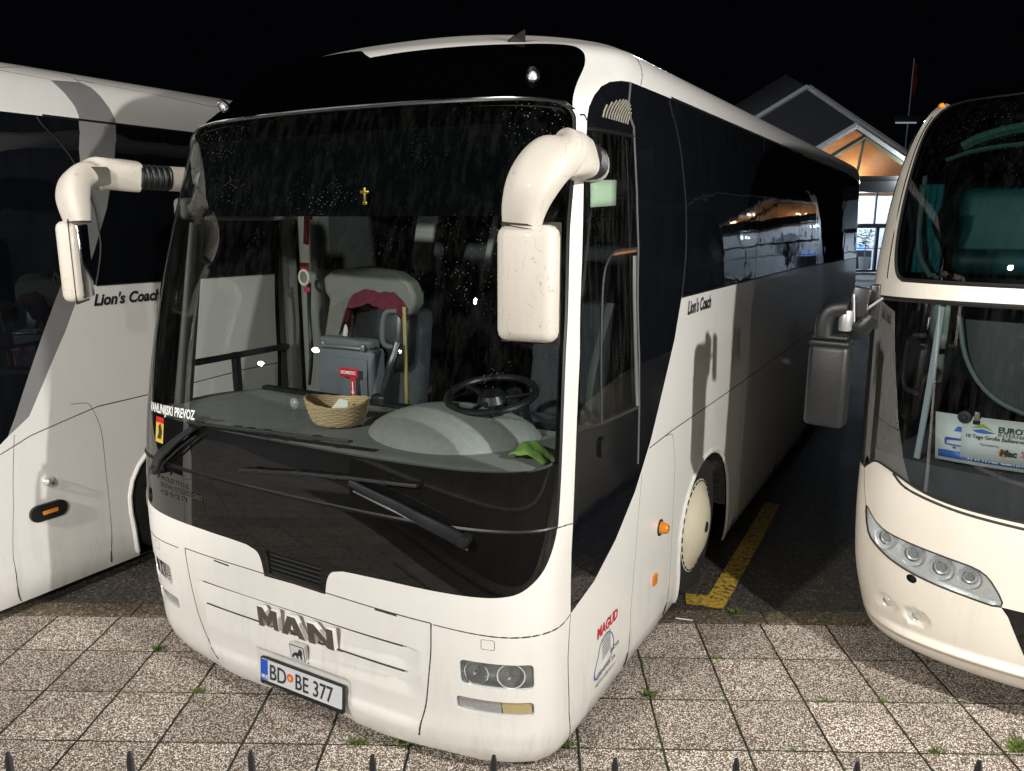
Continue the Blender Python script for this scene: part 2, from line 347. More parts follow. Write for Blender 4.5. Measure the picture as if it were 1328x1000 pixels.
def darkglass(name,c=(.004,.005,.007),wav=.02,dust=.02,rough=.015):
    m,t,o=nt(name);p=N(t,'ShaderNodeBsdfPrincipled');L(t,p.outputs[0],o.inputs[0]);p.inputs['Roughness'].default_value=rough
    p.inputs['IOR'].default_value=1.52
    tc=N(t,'ShaderNodeTexCoord');n1=N(t,'ShaderNodeTexNoise',i_Scale=1.6,i_Detail=2.);mp=N(t,'ShaderNodeMapping');mp.inputs['Scale'].default_value=(1,1,1.6);L(t,tc.outputs['Object'],mp.inputs[0]);L(t,mp.outputs[0],n1.inputs['Vector'])
    b=N(t,'ShaderNodeBump',i_Strength=wav,i_Distance=.05);L(t,n1.outputs['Fac'],b.inputs['Height']);L(t,b.outputs[0],p.inputs['Normal'])
    n2=N(t,'ShaderNodeTexNoise',i_Scale=5.,i_Detail=8.,i_Roughness=.75);mp2=N(t,'ShaderNodeMapping');mp2.inputs['Scale'].default_value=(3,3,.5);L(t,tc.outputs['Object'],mp2.inputs[0]);L(t,mp2.outputs[0],n2.inputs['Vector'])
    r=N(t,'ShaderNodeValToRGB');r.color_ramp.elements[0].position=.4;r.color_ramp.elements[0].color=rgba(c);r.color_ramp.elements[1].position=.85;r.color_ramp.elements[1].color=(c[0]+dust,c[1]+dust*.9,c[2]+dust*.75,1)
    L(t,n2.outputs['Fac'],r.inputs[0]);L(t,r.outputs[0],p.inputs['Base Color']);return m
M_white=paint('white_coach_paint',(.79,.775,.735))
M_white2=paint('pearl_coach_paint',(.70,.655,.57))
M_mirror=paint('scuffed_mirror_housing',(.58,.535,.47),grim=.55,rough=.55,coat=.12,scr=.45,low=3)
M_whiteL=paint('white_coach_paint_bright',(.88,.865,.83))  # same white raised, standing in for light missing on the left coach
M_head=darkglass('black_roof_front',(.0006,.0006,.0006),.004,0,.03)
M_lensf=mat('frosted_lens',(.34,.34,.33),.25,coat=.7,var=.3,vscale=60)
M_silver=mat('silver_band_paint',(.30,.30,.30),.4,.15,var=.12,coat=.4)
M_black=darkglass('black_gloss_panel',(.004,.004,.004),.006,.003,.03)
M_sglass=darkglass('tinted_side_glass',dust=.004,wav=.05)
M_ws=glass('windscreen_glass',(.88,.94,.93),.004,droplets=.5)
M_dgl=glass('driver_window_glass',(.60,.68,.66),.010,droplets=.35)
M_door=glass('door_glass',(.92,.95,.94),.006,ior=1.16,droplets=.1)
M_lens=glass('lamp_lens',(.95,.97,.97),.05,droplets=0)
M_frit=darkglass('glass_black_border',(.006,.006,.006),.004,.004,.02)
M_rub=mat('black_rubber',(.007,.007,.007),.45)
M_gap=mat('panel_gap_dark',(.03,.027,.022),.8)
M_grey=mat('grey_trim',(.10,.10,.098),.6,bump=.15,bscale=220)
M_lin=mat('interior_lining_trim',(.05,.05,.048),.7)
M_plas2=mat('grained_dark_plastic',(.013,.0135,.0145),.42,bump=.15,bscale=160,rvar=.1)
M_plas=mat('black_plastic',(.011,.0115,.013),.34,bump=.1,bscale=160,rvar=.1)
M_dash=mat('dashboard_grey',(.22,.222,.21),.62,var=.2,vscale=9,bump=.25,bscale=350)
M_dash2=mat('dashboard_binnacle_grey',(.30,.30,.28),.6,var=.2,vscale=30,bump=.2,bscale=300)
M_mud=mat('mud_splashed_liner',(.16,.15,.13),.9,c2=(.015,.014,.013),vscale=45,bump=.5)
M_hlc=mat('lamp_chrome_housing',(.72,.74,.74),.22,.2)
M_dark=mat('dark_interior',(.012,.012,.013),.8,spec=.1)
M_seat=mat('seat_fabric',(.045,.05,.06),.9,var=.4,vscale=40,bump=.3)
M_chrome=mat('chrome',(.75,.75,.75),.12,1,rvar=.06)
M_bchrome=mat('brushed_letters',(.30,.27,.24),.3,.9,var=.5,vscale=70,stretch=(1,1,9))
M_refl=mat('lamp_reflector',(.80,.82,.84),.28,.35)
M_amber=mat('amber_lens',(.75,.25,.02),.25,coat=.6)
M_dull=mat('dull_indicator_lens',(.42,.34,.17),.35,coat=.5)
M_tyre=mat('tyre_rubber',(.016,.016,.017),.8,var=.4,vscale=14,bump=.3,bscale=90)
M_cap=mat('cream_wheel_cover',(.72,.66,.50),.4,var=.1,coat=.3)
M_alu=mat('aluminium',(.5,.5,.5),.35,.9)
M_red=mat('red_plastic',(.55,.01,.02),.4)
M_wtxt=mat('white_print',(.8,.8,.78),.6)
M_ktxt=mat('dark_print',(.02,.02,.022),.5)
M_blue=mat('blue_print',(.02,.08,.36),.5)
# ================= ground =================
TL=.3889;TX,TY=-2.4758,3.2086
def sheet(name,x0,x1,y0,y1,z,m,n=1):
    V=[];F=[]
    for j in range(n+1):
        for i in range(n+1): V.append((x0+(x1-x0)*i/n,y0+(y1-y0)*j/n,z))
    for j in range(n):
        for i in range(n): a=j*(n+1)+i;F.append((a,a+1,a+n+2,a+n+1))
    o=mk(name,V,F,m,None,smooth=False);tag(o,kind='structure');return o
def agg_nodes(t,tc,scale,cols,gap=.05):
    vo=N(t,'ShaderNodeTexVoronoi',i_Scale=scale,i_Randomness=1.);L(t,tc,vo.inputs['Vector'])
    sp=N(t,'ShaderNodeSeparateColor');L(t,vo.outputs['Color'],sp.inputs[0])
    r=N(t,'ShaderNodeValToRGB');r.color_ramp.interpolation='CONSTANT'
    while len(r.color_ramp.elements)<len(cols): r.color_ramp.elements.new(.5)
    for e,(p,c) in zip(r.color_ramp.elements,cols): e.position=p;e.color=rgba(c)
    L(t,sp.outputs[0],r.inputs[0])
    return vo,r
def tile_mat():
    m,t,o=nt('exposed_aggregate_slabs');p=N(t,'ShaderNodeBsdfPrincipled');L(t,p.outputs[0],o.inputs[0]);p.inputs['Roughness'].default_value=.75
    tc=N(t,'ShaderNodeTexCoord').outputs['Object']
    ns=N(t,'ShaderNodeTexNoise',i_Scale=5.,i_Detail=3.);L(t,tc,ns.inputs['Vector'])
    sx=N(t,'ShaderNodeSeparateXYZ');L(t,tc,sx.inputs[0])
    def M(op,a,b=None):
        n=N(t,'ShaderNodeMath',operation=op)
        for i,q in enumerate((a,b)):
            if q is None: continue
            if isinstance(q,(int,float)): n.inputs[i].default_value=q
            else: L(t,q,n.inputs[i])
        return n.outputs[0]
    wob=M('MULTIPLY',M('SUBTRACT',ns.outputs['Fac'],.5),.012)
    u=M('DIVIDE',M('ADD',M('SUBTRACT',sx.outputs[0],TX),wob),TL);v=M('DIVIDE',M('ADD',M('SUBTRACT',sx.outputs[1],TY),wob),TL)
    def edge(a,s): f=M('FRACT',a);return M('MULTIPLY',M('MINIMUM',f,M('SUBTRACT',1.0,f)),s*TL)
    eu,ev=edge(u,1),edge(v,1.6);d=M('MINIMUM',eu,ev)
    cm=N(t,'ShaderNodeCombineXYZ');L(t,M('FLOOR',u),cm.inputs[0]);L(t,M('FLOOR',v),cm.inputs[1])
    wn=N(t,'ShaderNodeTexWhiteNoise',noise_dimensions='2D');L(t,cm.outputs[0],wn.inputs['Vector'])
    vo,r=agg_nodes(t,tc,185.,[(0,(.065,.045,.033)),(.2,(.125,.095,.073)),(.4,(.235,.195,.155)),(.52,(.42,.375,.325)),(.62,(.74,.70,.64)),(.84,(.92,.89,.85))])
    # cement between the stones
    rd=N(t,'ShaderNodeMapRange');rd.inputs[1].default_value=.42;rd.inputs[2].default_value=.72;L(t,vo.outputs['Distance'],rd.inputs[0])
    mx=N(t,'ShaderNodeMixRGB');mx.inputs[2].default_value=(.10,.07,.05,1);L(t,rd.outputs[0],mx.inputs[0]);L(t,r.outputs[0],mx.inputs[1])
    # slab to slab tone and large blotches of dirt
    n2=N(t,'ShaderNodeTexNoise',i_Scale=1.6,i_Detail=6.,i_Roughness=.6);L(t,tc,n2.inputs['Vector'])
    tone=M('ADD',M('MULTIPLY',wn.outputs[0],.40),M('MULTIPLY',n2.outputs['Fac'],.95));tone=M('ADD',tone,.44)
    hs=N(t,'ShaderNodeMixRGB',blend_type='MULTIPLY');hs.inputs[0].default_value=1;L(t,mx.outputs[0],hs.inputs[1])
    cc=N(t,'ShaderNodeCombineColor');L(t,tone,cc.inputs[0]);L(t,M('MULTIPLY',tone,.97),cc.inputs[1]);L(t,M('MULTIPLY',tone,.94),cc.inputs[2]);L(t,cc.outputs[0],hs.inputs[2])
    jm=N(t,'ShaderNodeMapRange');jm.inputs[1].default_value=.0042;jm.inputs[2].default_value=.0080;jm.inputs[3].default_value=1;jm.inputs[4].default_value=0;L(t,d,jm.inputs[0])
    n3=N(t,'ShaderNodeTexNoise',i_Scale=3.5,i_Detail=4.);L(t,tc,n3.inputs['Vector'])
    jc=N(t,'ShaderNodeValToRGB');jc.color_ramp.elements[0].position=.45;jc.color_ramp.elements[0].color=(.008,.006,.004,1);jc.color_ramp.elements[1].position=.65;jc.color_ramp.elements[1].color=(.030,.036,.010,1);L(t,n3.outputs['Fac'],jc.inputs[0])
    fm=N(t,'ShaderNodeMixRGB');L(t,jm.outputs[0],fm.inputs[0]);L(t,hs.outputs[0],fm.inputs[1]);L(t,jc.outputs[0],fm.inputs[2]);L(t,fm.outputs[0],p.inputs['Base Color'])
    h=M('SUBTRACT',M('MULTIPLY',vo.outputs['Distance'],-.12),jm.outputs[0]);b=N(t,'ShaderNodeBump',i_Strength=.7,i_Distance=.006);L(t,h,b.inputs['Height']);L(t,b.outputs[0],p.inputs['Normal'])
    return m
def asphalt_mat(name,base,yellow=False):
    m,t,o=nt(name);p=N(t,'ShaderNodeBsdfPrincipled');L(t,p.outputs[0],o.inputs[0]);p.inputs['Roughness'].default_value=.7
    tc=N(t,'ShaderNodeTexCoord').outputs['Object']
    vo,r=agg_nodes(t,tc,95.,[(0,tuple(x*.45 for x in base)),(.35,base),(.7,tuple(x*1.5 for x in base)),(.93,tuple(x*3.2 for x in base))])
    n=N(t,'ShaderNodeTexNoise',i_Scale=1.1,i_Detail=7.,i_Roughness=.65);L(t,tc,n.inputs['Vector'])
    mr=N(t,'ShaderNodeMapRange');mr.inputs[1].default_value=.3;mr.inputs[2].default_value=.7;mr.inputs[3].default_value=.55;mr.inputs[4].default_value=1.25;L(t,n.outputs['Fac'],mr.inputs[0])
    mu=N(t,'ShaderNodeMixRGB',blend_type='MULTIPLY');mu.inputs[0].default_value=1;L(t,r.outputs[0],mu.inputs[1]);L(t,mr.outputs[0],mu.inputs[2]);last=mu.outputs[0]
    if yellow:
        n2=N(t,'ShaderNodeTexNoise',i_Scale=26.,i_Detail=8.,i_Roughness=.75);L(t,tc,n2.inputs['Vector'])
        rr=N(t,'ShaderNodeMapRange');rr.inputs[1].default_value=.41;rr.inputs[2].default_value=.53;L(t,n2.outputs['Fac'],rr.inputs[0])
        my=N(t,'ShaderNodeMixRGB');L(t,rr.outputs[0],my.inputs[0]);L(t,last,my.inputs[1]);my.inputs[2].default_value=(.52,.34,.03,1);last=my.outputs[0]
    L(t,last,p.inputs['Base Color'])
    b=N(t,'ShaderNodeBump',i_Strength=.6,i_Distance=.006);L(t,vo.outputs['Distance'],b.inputs['Height']);L(t,b.outputs[0],p.inputs['Normal'])
    rr2=N(t,'ShaderNodeMapRange');rr2.inputs[3].default_value=.45;rr2.inputs[4].default_value=.9;L(t,n.outputs['Fac'],rr2.inputs[0]);L(t,rr2.outputs[0],p.inputs['Roughness'])
    return m
M_asph=asphalt_mat('worn_asphalt',(.052,.045,.038))
sheet('ground',-300,300,-60,500,-.004,M_asph)
sheet('pavement',-16,16,.2,TY+3*TL,.004,tile_mat())
M_kerb=asphalt_mat('mossy_kerb_concrete',(.115,.092,.06))
mb=MB();random.seed(3)
x=-16
while x<16:
    L_=.97;mb.box((x+L_/2,TY+3*TL+.085,-.03),(L_-.008,.16,.075),bev=.006);x+=L_
tag(mb.build('kerb_strip',M_kerb),kind='structure')
M_yel=asphalt_mat('worn_yellow_paint',(.05,.045,.04),True)
def poly_sheet(name,P,z,m):
    o=mk(name,[(a,b,z) for a,b in P],[tuple(range(len(P)))],m,None,smooth=False);tag(o,kind='structure');return o
poly_sheet('bay_marking',[(1.02,4.625),(1.24,4.56),(1.41,4.90),(1.80,5.67),(2.18,6.45),(2.07,6.50),(1.685,5.73),(1.185,4.745),(1.04,4.765)],.004,M_yel)
# ================= coach builder =================
WS_R=[(1.327,1.165),(1.332,1.429),(1.321,1.856),(1.314,2.037),(1.278,2.339),(1.266,2.535),(1.245,2.749),(1.225,2.81),(1.165,2.847),(1.077,2.861),(.918,2.869),(.394,2.877)]
WS=dens([(0,1.153),(.7,1.158)]+cr(WS_R,4)+[(0,2.879)]+mir(cr(WS_R,4))+[(-.7,1.158)],.05)
FRIT=[(0,1.153),(.7,1.158)]+[(1.327,1.165),(1.332,1.429),(1.2,1.405),(.92,1.395),(.4,1.39),(0,1.39),(-.4,1.39),(-.92,1.395),(-1.2,1.405),(-1.332,1.429),(-1.327,1.165),(-.7,1.158)]
MR=cr([(1.327,1.165),(1.328,1.144),(1.304,1.063),(1.26,.984),(1.185,.917),(1.102,.89),(.97,.879),(.666,.875),(.559,.874),(.36,.866),(.31,.858),(.265,.842),(.240,.80),(.226,.729)],4)
MLf=[(-(a-.02 if a<.5 else a)+.0,b) for a,b in MR][::-1]
MASK=[(0,1.153)]+[(.7,1.158)]+MR+[(.03,.733)]+[(a+.05 if a>-.5 else a,b) for a,b in MLf]+[(-.7,1.158)]
HR=[(1.228,2.815),(1.172,2.953),(1.152,3.06),(1.140,3.12),(1.10,3.165),(1.0,3.172),(.872,3.162),(.624,3.151),(.299,3.136)]
HEAD=[(1.225,2.81)]+cr(HR,4)+[(.12,3.122)]+cr([(.07,3.15),(-.10,3.25),(-.4,3.28),(-.8,3.30),(-1.0,3.24),(-1.10,3.165),(-1.152,3.06),(-1.172,2.953),(-1.228,2.815)],4)+[(-1.225,2.81),(-1.165,2.847),(-1.077,2.861),(-.918,2.869),(-.394,2.877),(0,2.879),(.394,2.877),(.918,2.869),(1.077,2.861),(1.165,2.847)]  # left side runs black up over the roof, painting its unlit part
SG=[(1.322,2.546),(1.304,2.749),(1.299,2.78),(1.295,2.837),(1.287,2.891),(1.285,2.935),(1.304,2.964),(1.36,2.98),(1.433,2.987),(1.6,2.988),(1.936,2.989),(7.322,2.988),(9.9,2.975),(10.8,2.94),(11.2,2.87),(11.4,2.75),(11.45,1.87),(6.279,1.961),(2.777,1.972),(2.688,1.75),(2.525,1.50),(2.378,1.28),(2.18,1.066),(1.944,.90),(1.70,.79),(1.455,.744),(1.443,1.011),(1.446,1.144),(1.441,1.403),(1.43,1.843),(1.38,2.2)]
FA=[(1.433,2.985),(1.58,2.90),(1.764,2.797),(1.902,2.509),(2.006,2.261),(2.137,1.744),(2.178,1.477),(2.20,1.2)]
CB=cr([(2.08,2.98),(2.359,2.865),(2.496,2.752),(2.601,2.612),(2.703,2.45),(2.779,2.229),(2.786,2.074),(2.777,1.972)],4)
ARCV=[(1.308,2.762),(1.300,2.80),(1.297,2.85),(1.294,2.90),(1.305,2.94),(1.33,2.962),(1.41,2.970),(1.50,2.92),(1.60,2.86),(1.74,2.777)]
DG=[(1.316,2.735),(1.768,2.747),(1.90,2.46),(2.0,2.2),(2.12,1.744),(2.165,1.485),(1.703,1.503),(1.452,1.542),(1.452,1.60),(1.442,1.843),(1.395,2.2),(1.333,2.546)]
SL=[(1.702,1.508),(1.660,1.78),(1.628,2.012),(1.615,2.14),(1.64,2.205),(1.70,2.242),(1.80,2.25),(1.987,2.252)]
HL=rrect(.915,.47,1.232,.588,.022);LLm=rrect(.888,.338,1.226,.406,.018)
VENT=[(-.137,.862),(.205,.856),(.195,.747),(-.128,.747)]
WHX=3.50+.02   # s of the front wheel centre
def arch(sc,half=.555,top=.905): 
    P=[(sc+half*math.cos(R(a)),.40+(top-.40)*math.sin(R(a))**.9) for a in range(0,181,12)]
    return P+[(sc-half,.062),(sc+half,.062)]
def hood_disp(s,v):
    s=np.asarray(s,float);v=np.asarray(v,float);a=np.abs(s-.02)
    sm=lambda x,e0,e1: np.clip((x-e0)/(e1-e0),0,1)**2*(3-2*np.clip((x-e0)/(e1-e0),0,1))
    edge=1-sm(a,.60,.715)
    up=np.where((v>.457)&(v<.583),(.008+.022*(v-.457)/.126),0)*(1-sm(v,.577,.585))
    lo=np.where((v<=.457)&(v>.30),(.026*(v-.33)/.127).clip(0),0)*(1-sm(v,.452,.459))
    d=-(up*edge+lo*edge)
    # licence plate pocket
    pk=(1-sm(np.abs(s-.015),.275,.31))*(1-sm(v,.285,.315));d=d-.016*pk*(v<.33)
    # bumper lip under the hood flap
    d=d+.012*(1-sm(v,.19,.23))*(1-sm(a,.6,.72))
    return d
def wheel(parent,x,y,z,r,side,cap,steer=0,name='wheel'):
    e=empty(name,(x,y,z));e.parent=parent;e.rotation_euler=(0,0,steer)
    q=side
    prof=[(.29,-.13),(r*.80,-.14),(r*.95,-.125),(r*.992,-.10),(r,-.06),(r,.06),(r*.992,.10),(r*.95,.125),(r*.80,.14),(.30,.13)]
    M=Matrix.Translation((-.13*q,0,0))@Matrix.Rotation(R(90)*q,4,'Y')
    t=MB();t.lathe(prof,M=M,n=64)
    t.build('tyre',M_tyre,e)
    if cap:
        M=Matrix.Rotation(R(90)*q,4,'Y')
        c=MB();c.lathe([(.0,.072),(.05,.072),(.10,.068),(.17,.052),(.22,.032),(.255,.012),(.275,.004),(.305,.0),(.34,-.006),(.36,-.020),(.366,-.038),(.36,-.06)],M=M,n=64);c.build('wheel_cover',M_cap,e)
        s=MB()
        for k in range(30):
            a=2*math.pi*k/30;s.box((.0015*q,.290*math.cos(a),.290*math.sin(a)),(.010,.034,.010),rx=a+math.pi/2)
        s.build('vent_slot',M_rub,e)
        b=MB();b.lathe([(0,.077),(.034,.077),(.038,.070)],M=M,n=24);b.build('hub_badge',M_ktxt,e)
    else:
        M=Matrix.Rotation(R(90)*q,4,'Y')
        c=MB();c.lathe([(0,.0),(.09,.0),(.10,-.03),(.17,-.08),(.24,-.07),(.285,-.01),(.30,-.0),(.30,-.05)],M=M,n=40);c.build('rim',M_alu,e)
    return e
def coach(name,org,main,label,livery):
    sh=COACH if main else COACH_L;MW=M_white if main else M_whiteL;root=coach_frame(empty(name),org);tag(root,label,'coach')
    random.seed(5)
    LB=livery=='silver'
    sgm=M_sglass
    regs=[('roof_panel',[[(-14,3.145),(14,3.145),(14,5),(-14,5)]],MW,0,{}),
      ('front_mask',[MASK],M_black,0,{}),
      ('windscreen',[WS],M_ws if main else M_sglass,0,{'glass':1}),
      ('windscreen_border',[FRIT],M_frit,0,{}),
      ('destination_panel',[HEAD],M_head,0,{}),
      ('side_glazing',[SG],sgm,0,{}),('side_glazing#l',[mir(SG)],sgm,0,{}),
      ('headlamp_recess',[HL],M_hlc,-.045,{'rim':1}),('headlamp_recess#l',[mir(HL)],M_hlc,-.045,{'rim':1}),
      ('fog_lamp_recess',[LLm],M_hlc,-.035,{'rim':1}),('fog_lamp_recess#l',[mir(LLm)],M_hlc,-.035,{'rim':1}),
      ('vent_recess',[VENT],M_gap,-.02,{'rim':1}),
      ('arch',[arch(WHX),arch(-WHX),arch(WHX+5.2),arch(-WHX-5.2)],None,0,{'hole':1})]
    if main:
        regs+=[('driver_window',[DG],M_dgl,0,{'glass':1}),
               ('entrance_door_glass',[[(-1.50,.8),(-2.32,.8),(-2.26,1.5),(-2.07,2.40),(-1.46,2.42),(-1.48,1.6)]],M_door,0,{'glass':1})]
    else:
        BD=[(1.98,3.235),(2.10,3.25),(2.25,3.265),(2.40,3.225),(2.528,3.164),(2.64,3.09),(2.724,3.017),(2.775,2.90),(2.792,2.776),(2.788,2.456),(2.74,2.18),(2.681,1.966),(2.583,1.699),(2.441,1.391),(2.359,1.22),(2.228,1.123),(2.278,1.237),(2.416,1.627),(2.543,1.985),(2.574,2.311),(2.570,2.501),(2.552,2.75),(2.52,2.86),(2.49,2.915),(2.399,3.008),(2.313,3.066),(2.164,3.149)]
        FP=[(2.681,1.970),(2.583,1.699),(2.441,1.391),(2.359,1.22),(2.228,1.123),(2.10,1.02),(1.944,.92),(1.70,.81),(1.46,.76),(1.46,.70),(1.72,.72),(2.0,.83),(2.25,1.0),(2.5,1.3),(2.70,1.62),(2.82,1.972)]
        regs+=[('flank_panel',[FP],MW,0,{}),('silver_pillar_band',[BD],M_silver,0,{})]
        wl=[(2.777,1.972),(2.681,1.968),(2.583,1.699),(2.441,1.391),(2.30,1.14),(2.16,1.02),(1.95,.90),(2.378,1.28),(2.525,1.50),(2.688,1.75)]
    obs=shell_build(root,sh,regs,skin_points(sh,main),disp=hood_disp if main else None,liner=dict(smax=30 if main else .01,v0=.95,d=.035,mat=M_lin) if main else None,base=('body',MW))
    # --- gaps, seals, seams
    dsp=hood_disp if main else None
    g=MB()
    def seam(P,w=.006,**k): ribbon(sh,P,w,off=-.0005,h=.0012,mb=g,disp=dsp,**k)
    for q in (1,-1):
        f=(lambda P:P) if q==1 else (lambda P:[(-a,b) for a,b in P])
        seam(f(cr([(0.80,.724),(1.081,.714),(1.277,.720),(1.37,.724),(1.425,.735),(1.455,.744)],4)),.007)
        seam(f([(1.455,.744),(1.43,.55),(1.424,.266),(1.45,.15),(1.46,.09)]),.008)
        seam(f(cr([(1.95,.905),(2.18,1.07),(2.30,1.17),(2.37,1.235)],4)),.004) if 0 else None
        seam(f(([(2.36,1.238),(2.73,1.247)] if main else [(2.179,1.029),(2.362,1.101),(2.58,1.148),(2.799,1.192),(3.156,1.20)])+[(4.012,1.238),(5.091,1.241),(7.521,1.25),(11.0,1.25)]),.010)
        seam(f([(2.267,1.13),(2.226,.709),(2.16,.38),(2.142,.07)]),.005)
        seam(f(cr([(2.62,1.241),(2.70,1.232),(2.752,1.199),(2.82,.984),(2.815,.523),(2.755,.10)],4)),.005)
        seam(f([(4.35,1.238),(4.36,.08)]),.005);seam(f([(5.9,1.24),(5.9,.08)]),.005);seam(f([(7.4,1.24),(7.4,.08)]),.005)
        seam(f(cr([(1.56,2.99),(1.49,3.06),(1.455,3.13),(1.48,3.22),(1.6,3.4)],4)),.010)
        seam(f(cr([(1.262,2.80),(1.285,2.80),(1.303,2.775)],3)),.008)
        seam(f(cr([(1.334,1.163),(1.39,1.158),(1.446,1.147)],3)),.006)
    seam([(-.74,.738),(-.3,.741),(.2,.739),(.79,.728)],.008)
    seam(cr([(-.740,.735),(-.737,.657),(-.722,.477),(-.70,.319),(-.64,.19),(-.60,.14)],4),.011)
    seam(cr([(.79,.728),(.783,.6),(.765,.477),(.735,.319),(.70,.20),(.69,.14)],4),.011)
    if not main:
        seam([(2.20,3.307),(2.89,3.268),(3.482,3.225),(6,3.215),(11,3.21)],.006);seam(cr([(1.55,3.50),(1.80,3.44),(2.06,3.36),(2.185,3.30),(2.25,3.27)],4),.008)
        seam([(1.2,3.268),(1.5,3.262),(1.98,3.24)],.005)
    if main:
        for vv in (.5835,.4575): ribbon(sh,[(-.62,vv),(-.3,vv+.004),(.2,vv+.002),(.64,vv-.002)],.0035,off=-.001,h=.0008,mb=g)  # dark strips painting the shade line of each embossed step
    for a,b in ((-.51,-.40),(.505,.62)): seam([(a,.727),(b,.724)],.012)
    g.build('gap_or_shade_line',M_gap,root)
    g=MB()
    ribbon(sh,WS,.016,off=0,h=.004,closed=True,mb=g);ribbon(sh,[(-1.327,1.160),(-.9,1.153),(-.3,1.150),(.3,1.150),(.9,1.156),(1.327,1.163)],.012,off=0,h=.008,mb=g)
    ribbon(sh,CB,.012,off=0,h=.004,mb=g);ribbon(sh,mir(CB),.012,off=0,h=.004,mb=g)
    for q in (1,-1): ribbon(sh,[(q*2.1,2.993),(q*9.9,2.98)],.014,off=0,h=.003,mb=g);ribbon(sh,[(q*2.777,1.968),(q*6.3,1.957),(q*11.3,1.872)],.010,off=0,h=.004,mb=g)
    for sx_ in (4.55,6.3,8.1):
        for q in (1,-1): ribbon(sh,[(q*sx_,2.98),(q*(sx_+.04),1.97)],.008,off=0,h=.002,mb=g)
    g.build('rubber_seal',M_rub,root)
    g=MB()
    ribbon(sh,[(-1.2,2.853),(-1.077,2.866),(-.918,2.875),(-.394,2.883),(0,2.885),(.394,2.883),(.918,2.875),(1.077,2.866),(1.18,2.852),(1.235,2.82)],.008,off=.003,h=.003,mb=g)
    g.build('chrome_trim',M_chrome,root)
    # arch lips
    for sc in (WHX,-WHX,WHX+5.2,-WHX-5.2):
        g=MB();A=arch(sc,.565,.918)[:-2];ribbon(sh,[(sc+.562,.10)]+A+[(sc-.562,.10)],.030,off=.004,h=.008,mb=g);g.build('wheel_arch_lip',MW,root)
    for q in (1,-1):
        for sc in (WHX,WHX+5.2):
            g=MB()
            yc=sc-sh.side0+sh.D;V=[];F=[]
            for k,(xx) in enumerate((1.262*q,.75*q)):
                for a in range(0,181,12): V.append((xx,yc+.575*math.cos(R(a)),.38+.54*math.sin(R(a))))
            for a in range(15): F.append((a,a+1,a+17,a+16))
            g.add(V,F);g.box((.74*q,yc,.5),(.02,1.2,.9));g.build('wheel_housing',M_mud,root)
    # under-floor so nothing shows through beneath
    g=MB();g.box((0,2.0,.17),(2.30,1.1,.06));g.box((0,5.4,.18),(2.4,3.4,.06));g.box((0,9.2,.2),(2.3,1.8,.06));g.build('underbody',M_dark,root)
    yw=WHX-sh.side0+sh.D
    for q in (1,-1):
        wheel(root,1.243*q,yw-.10,.455,.462,q,True,steer=R(0))
        wheel(root,1.20*q,yw+5.2,.50,.50,q,False)
    # --- headlamps
    for q in (1,-1):
        nm=lambda P:[(q*a,b) for a,b in P]
        e=empty('headlight');e.parent=root
        for sc,rr in ((.985,.050),(1.135,.056)):
            bw=MB();bl=MB();M=fmat(sh,q*sc,.529,-.045)
            bw.lathe([(.008,-.0),(rr*.45,.004),(rr*.8,.016),(rr,.036),(rr+.004,.036)],M=M,n=28)
            bl.lathe([(0,.034),(.010,.030),(.012,.0)],M=M,n=14);bw.build('reflector',M_refl,e);bl.build('bulb',M_chrome,e)
        P=nm(rrect(.922,.476,1.225,.582,.02));c=P[::(1 if q>0 else -1)]
        # lens: fan of grid
        lv=[];lf=[];n_=12
        for j in range(5):
            for i in range(n_+1): lv.append((.922+.303*i/n_,.476+.106*j/4))
        for j in range(4):
            for i in range(n_): a=j*(n_+1)+i;lf.append((a,a+1,a+n_+2,a+n_+1))
        S_=np.array(lv);pp=sh.pos(q*S_[:,0],S_[:,1])-sh.nor(q*S_[:,0],S_[:,1])*.008;mk('lens',pp,lf,M_lens,e)
        e2=empty('fog_light');e2.parent=root
        for a,b,m_,nn in ((.895,1.085,M_lensf,'lens'),(1.09,1.218,M_dull,'indicator_lens')):
            lv=[];lf=[];n_=8
            for j in range(3):
                for i in range(n_+1): lv.append((a+(b-a)*i/n_,.344+.056*j/2))
            for j in range(2):
                for i in range(n_): k=j*(n_+1)+i;lf.append((k,k+1,k+n_+2,k+n_+1))
            S_=np.array(lv);pp=sh.pos(q*S_[:,0],S_[:,1])-sh.nor(q*S_[:,0],S_[:,1])*(.010);mk(nn,pp,lf,m_,e2)
            if 0: pp=sh.pos(q*S_[:,0],S_[:,1])-sh.nor(q*S_[:,0],S_[:,1])*(.030);mk('reflector',pp,lf,M_refl,e2)
        g=MB();ribbon(sh,nm(rrect(1.014,.652,1.071,.696,.008)),.003,off=-.0005,h=.001,closed=True,mb=g);g.build('washer_cover',M_gap,root)
    # roof marker lamps
    for q in (1,-1):
        M=fmat(sh,q*.985,2.967);g=MB();g.lathe([(0,.045),(.015,.042),(.026,.028),(.03,.0)],M=M,n=20);g.build('marker_light',M_lens,root)
        g=MB();g.lathe([(0,.030),(.014,.02),(.022,.002)],M=M,n=16);g.build('marker_reflector',M_refl,root)
    if main:
        M=fmat(sh,.865,3.19);g=MB();g.add([tuple(M@Vector(p)) for p in ((-.035,-.01,.0),(.045,-.01,.0),(.045,.03,.0),(-.035,.03,.0),(.03,-.004,.045),(.042,-.004,.05),(.042,.012,.05),(.03,.012,.045),(-.01,.0,.02),(-.01,.02,.02))],[(0,1,5,4,8),(2,3,9,7,6),(1,2,6,5),(4,5,6,7),(8,4,7,9),(0,8,9,3),(0,3,2,1)]);g.build('roof_antenna',M_rub,root,smooth=False)
    # vent slats
    g=MB()
    for k in range(5):
        v0=.762+.022*k;ribbon(sh,[(-.128,v0),(.198,v0-.003)],.011,off=-.013,h=.008,mb=g)
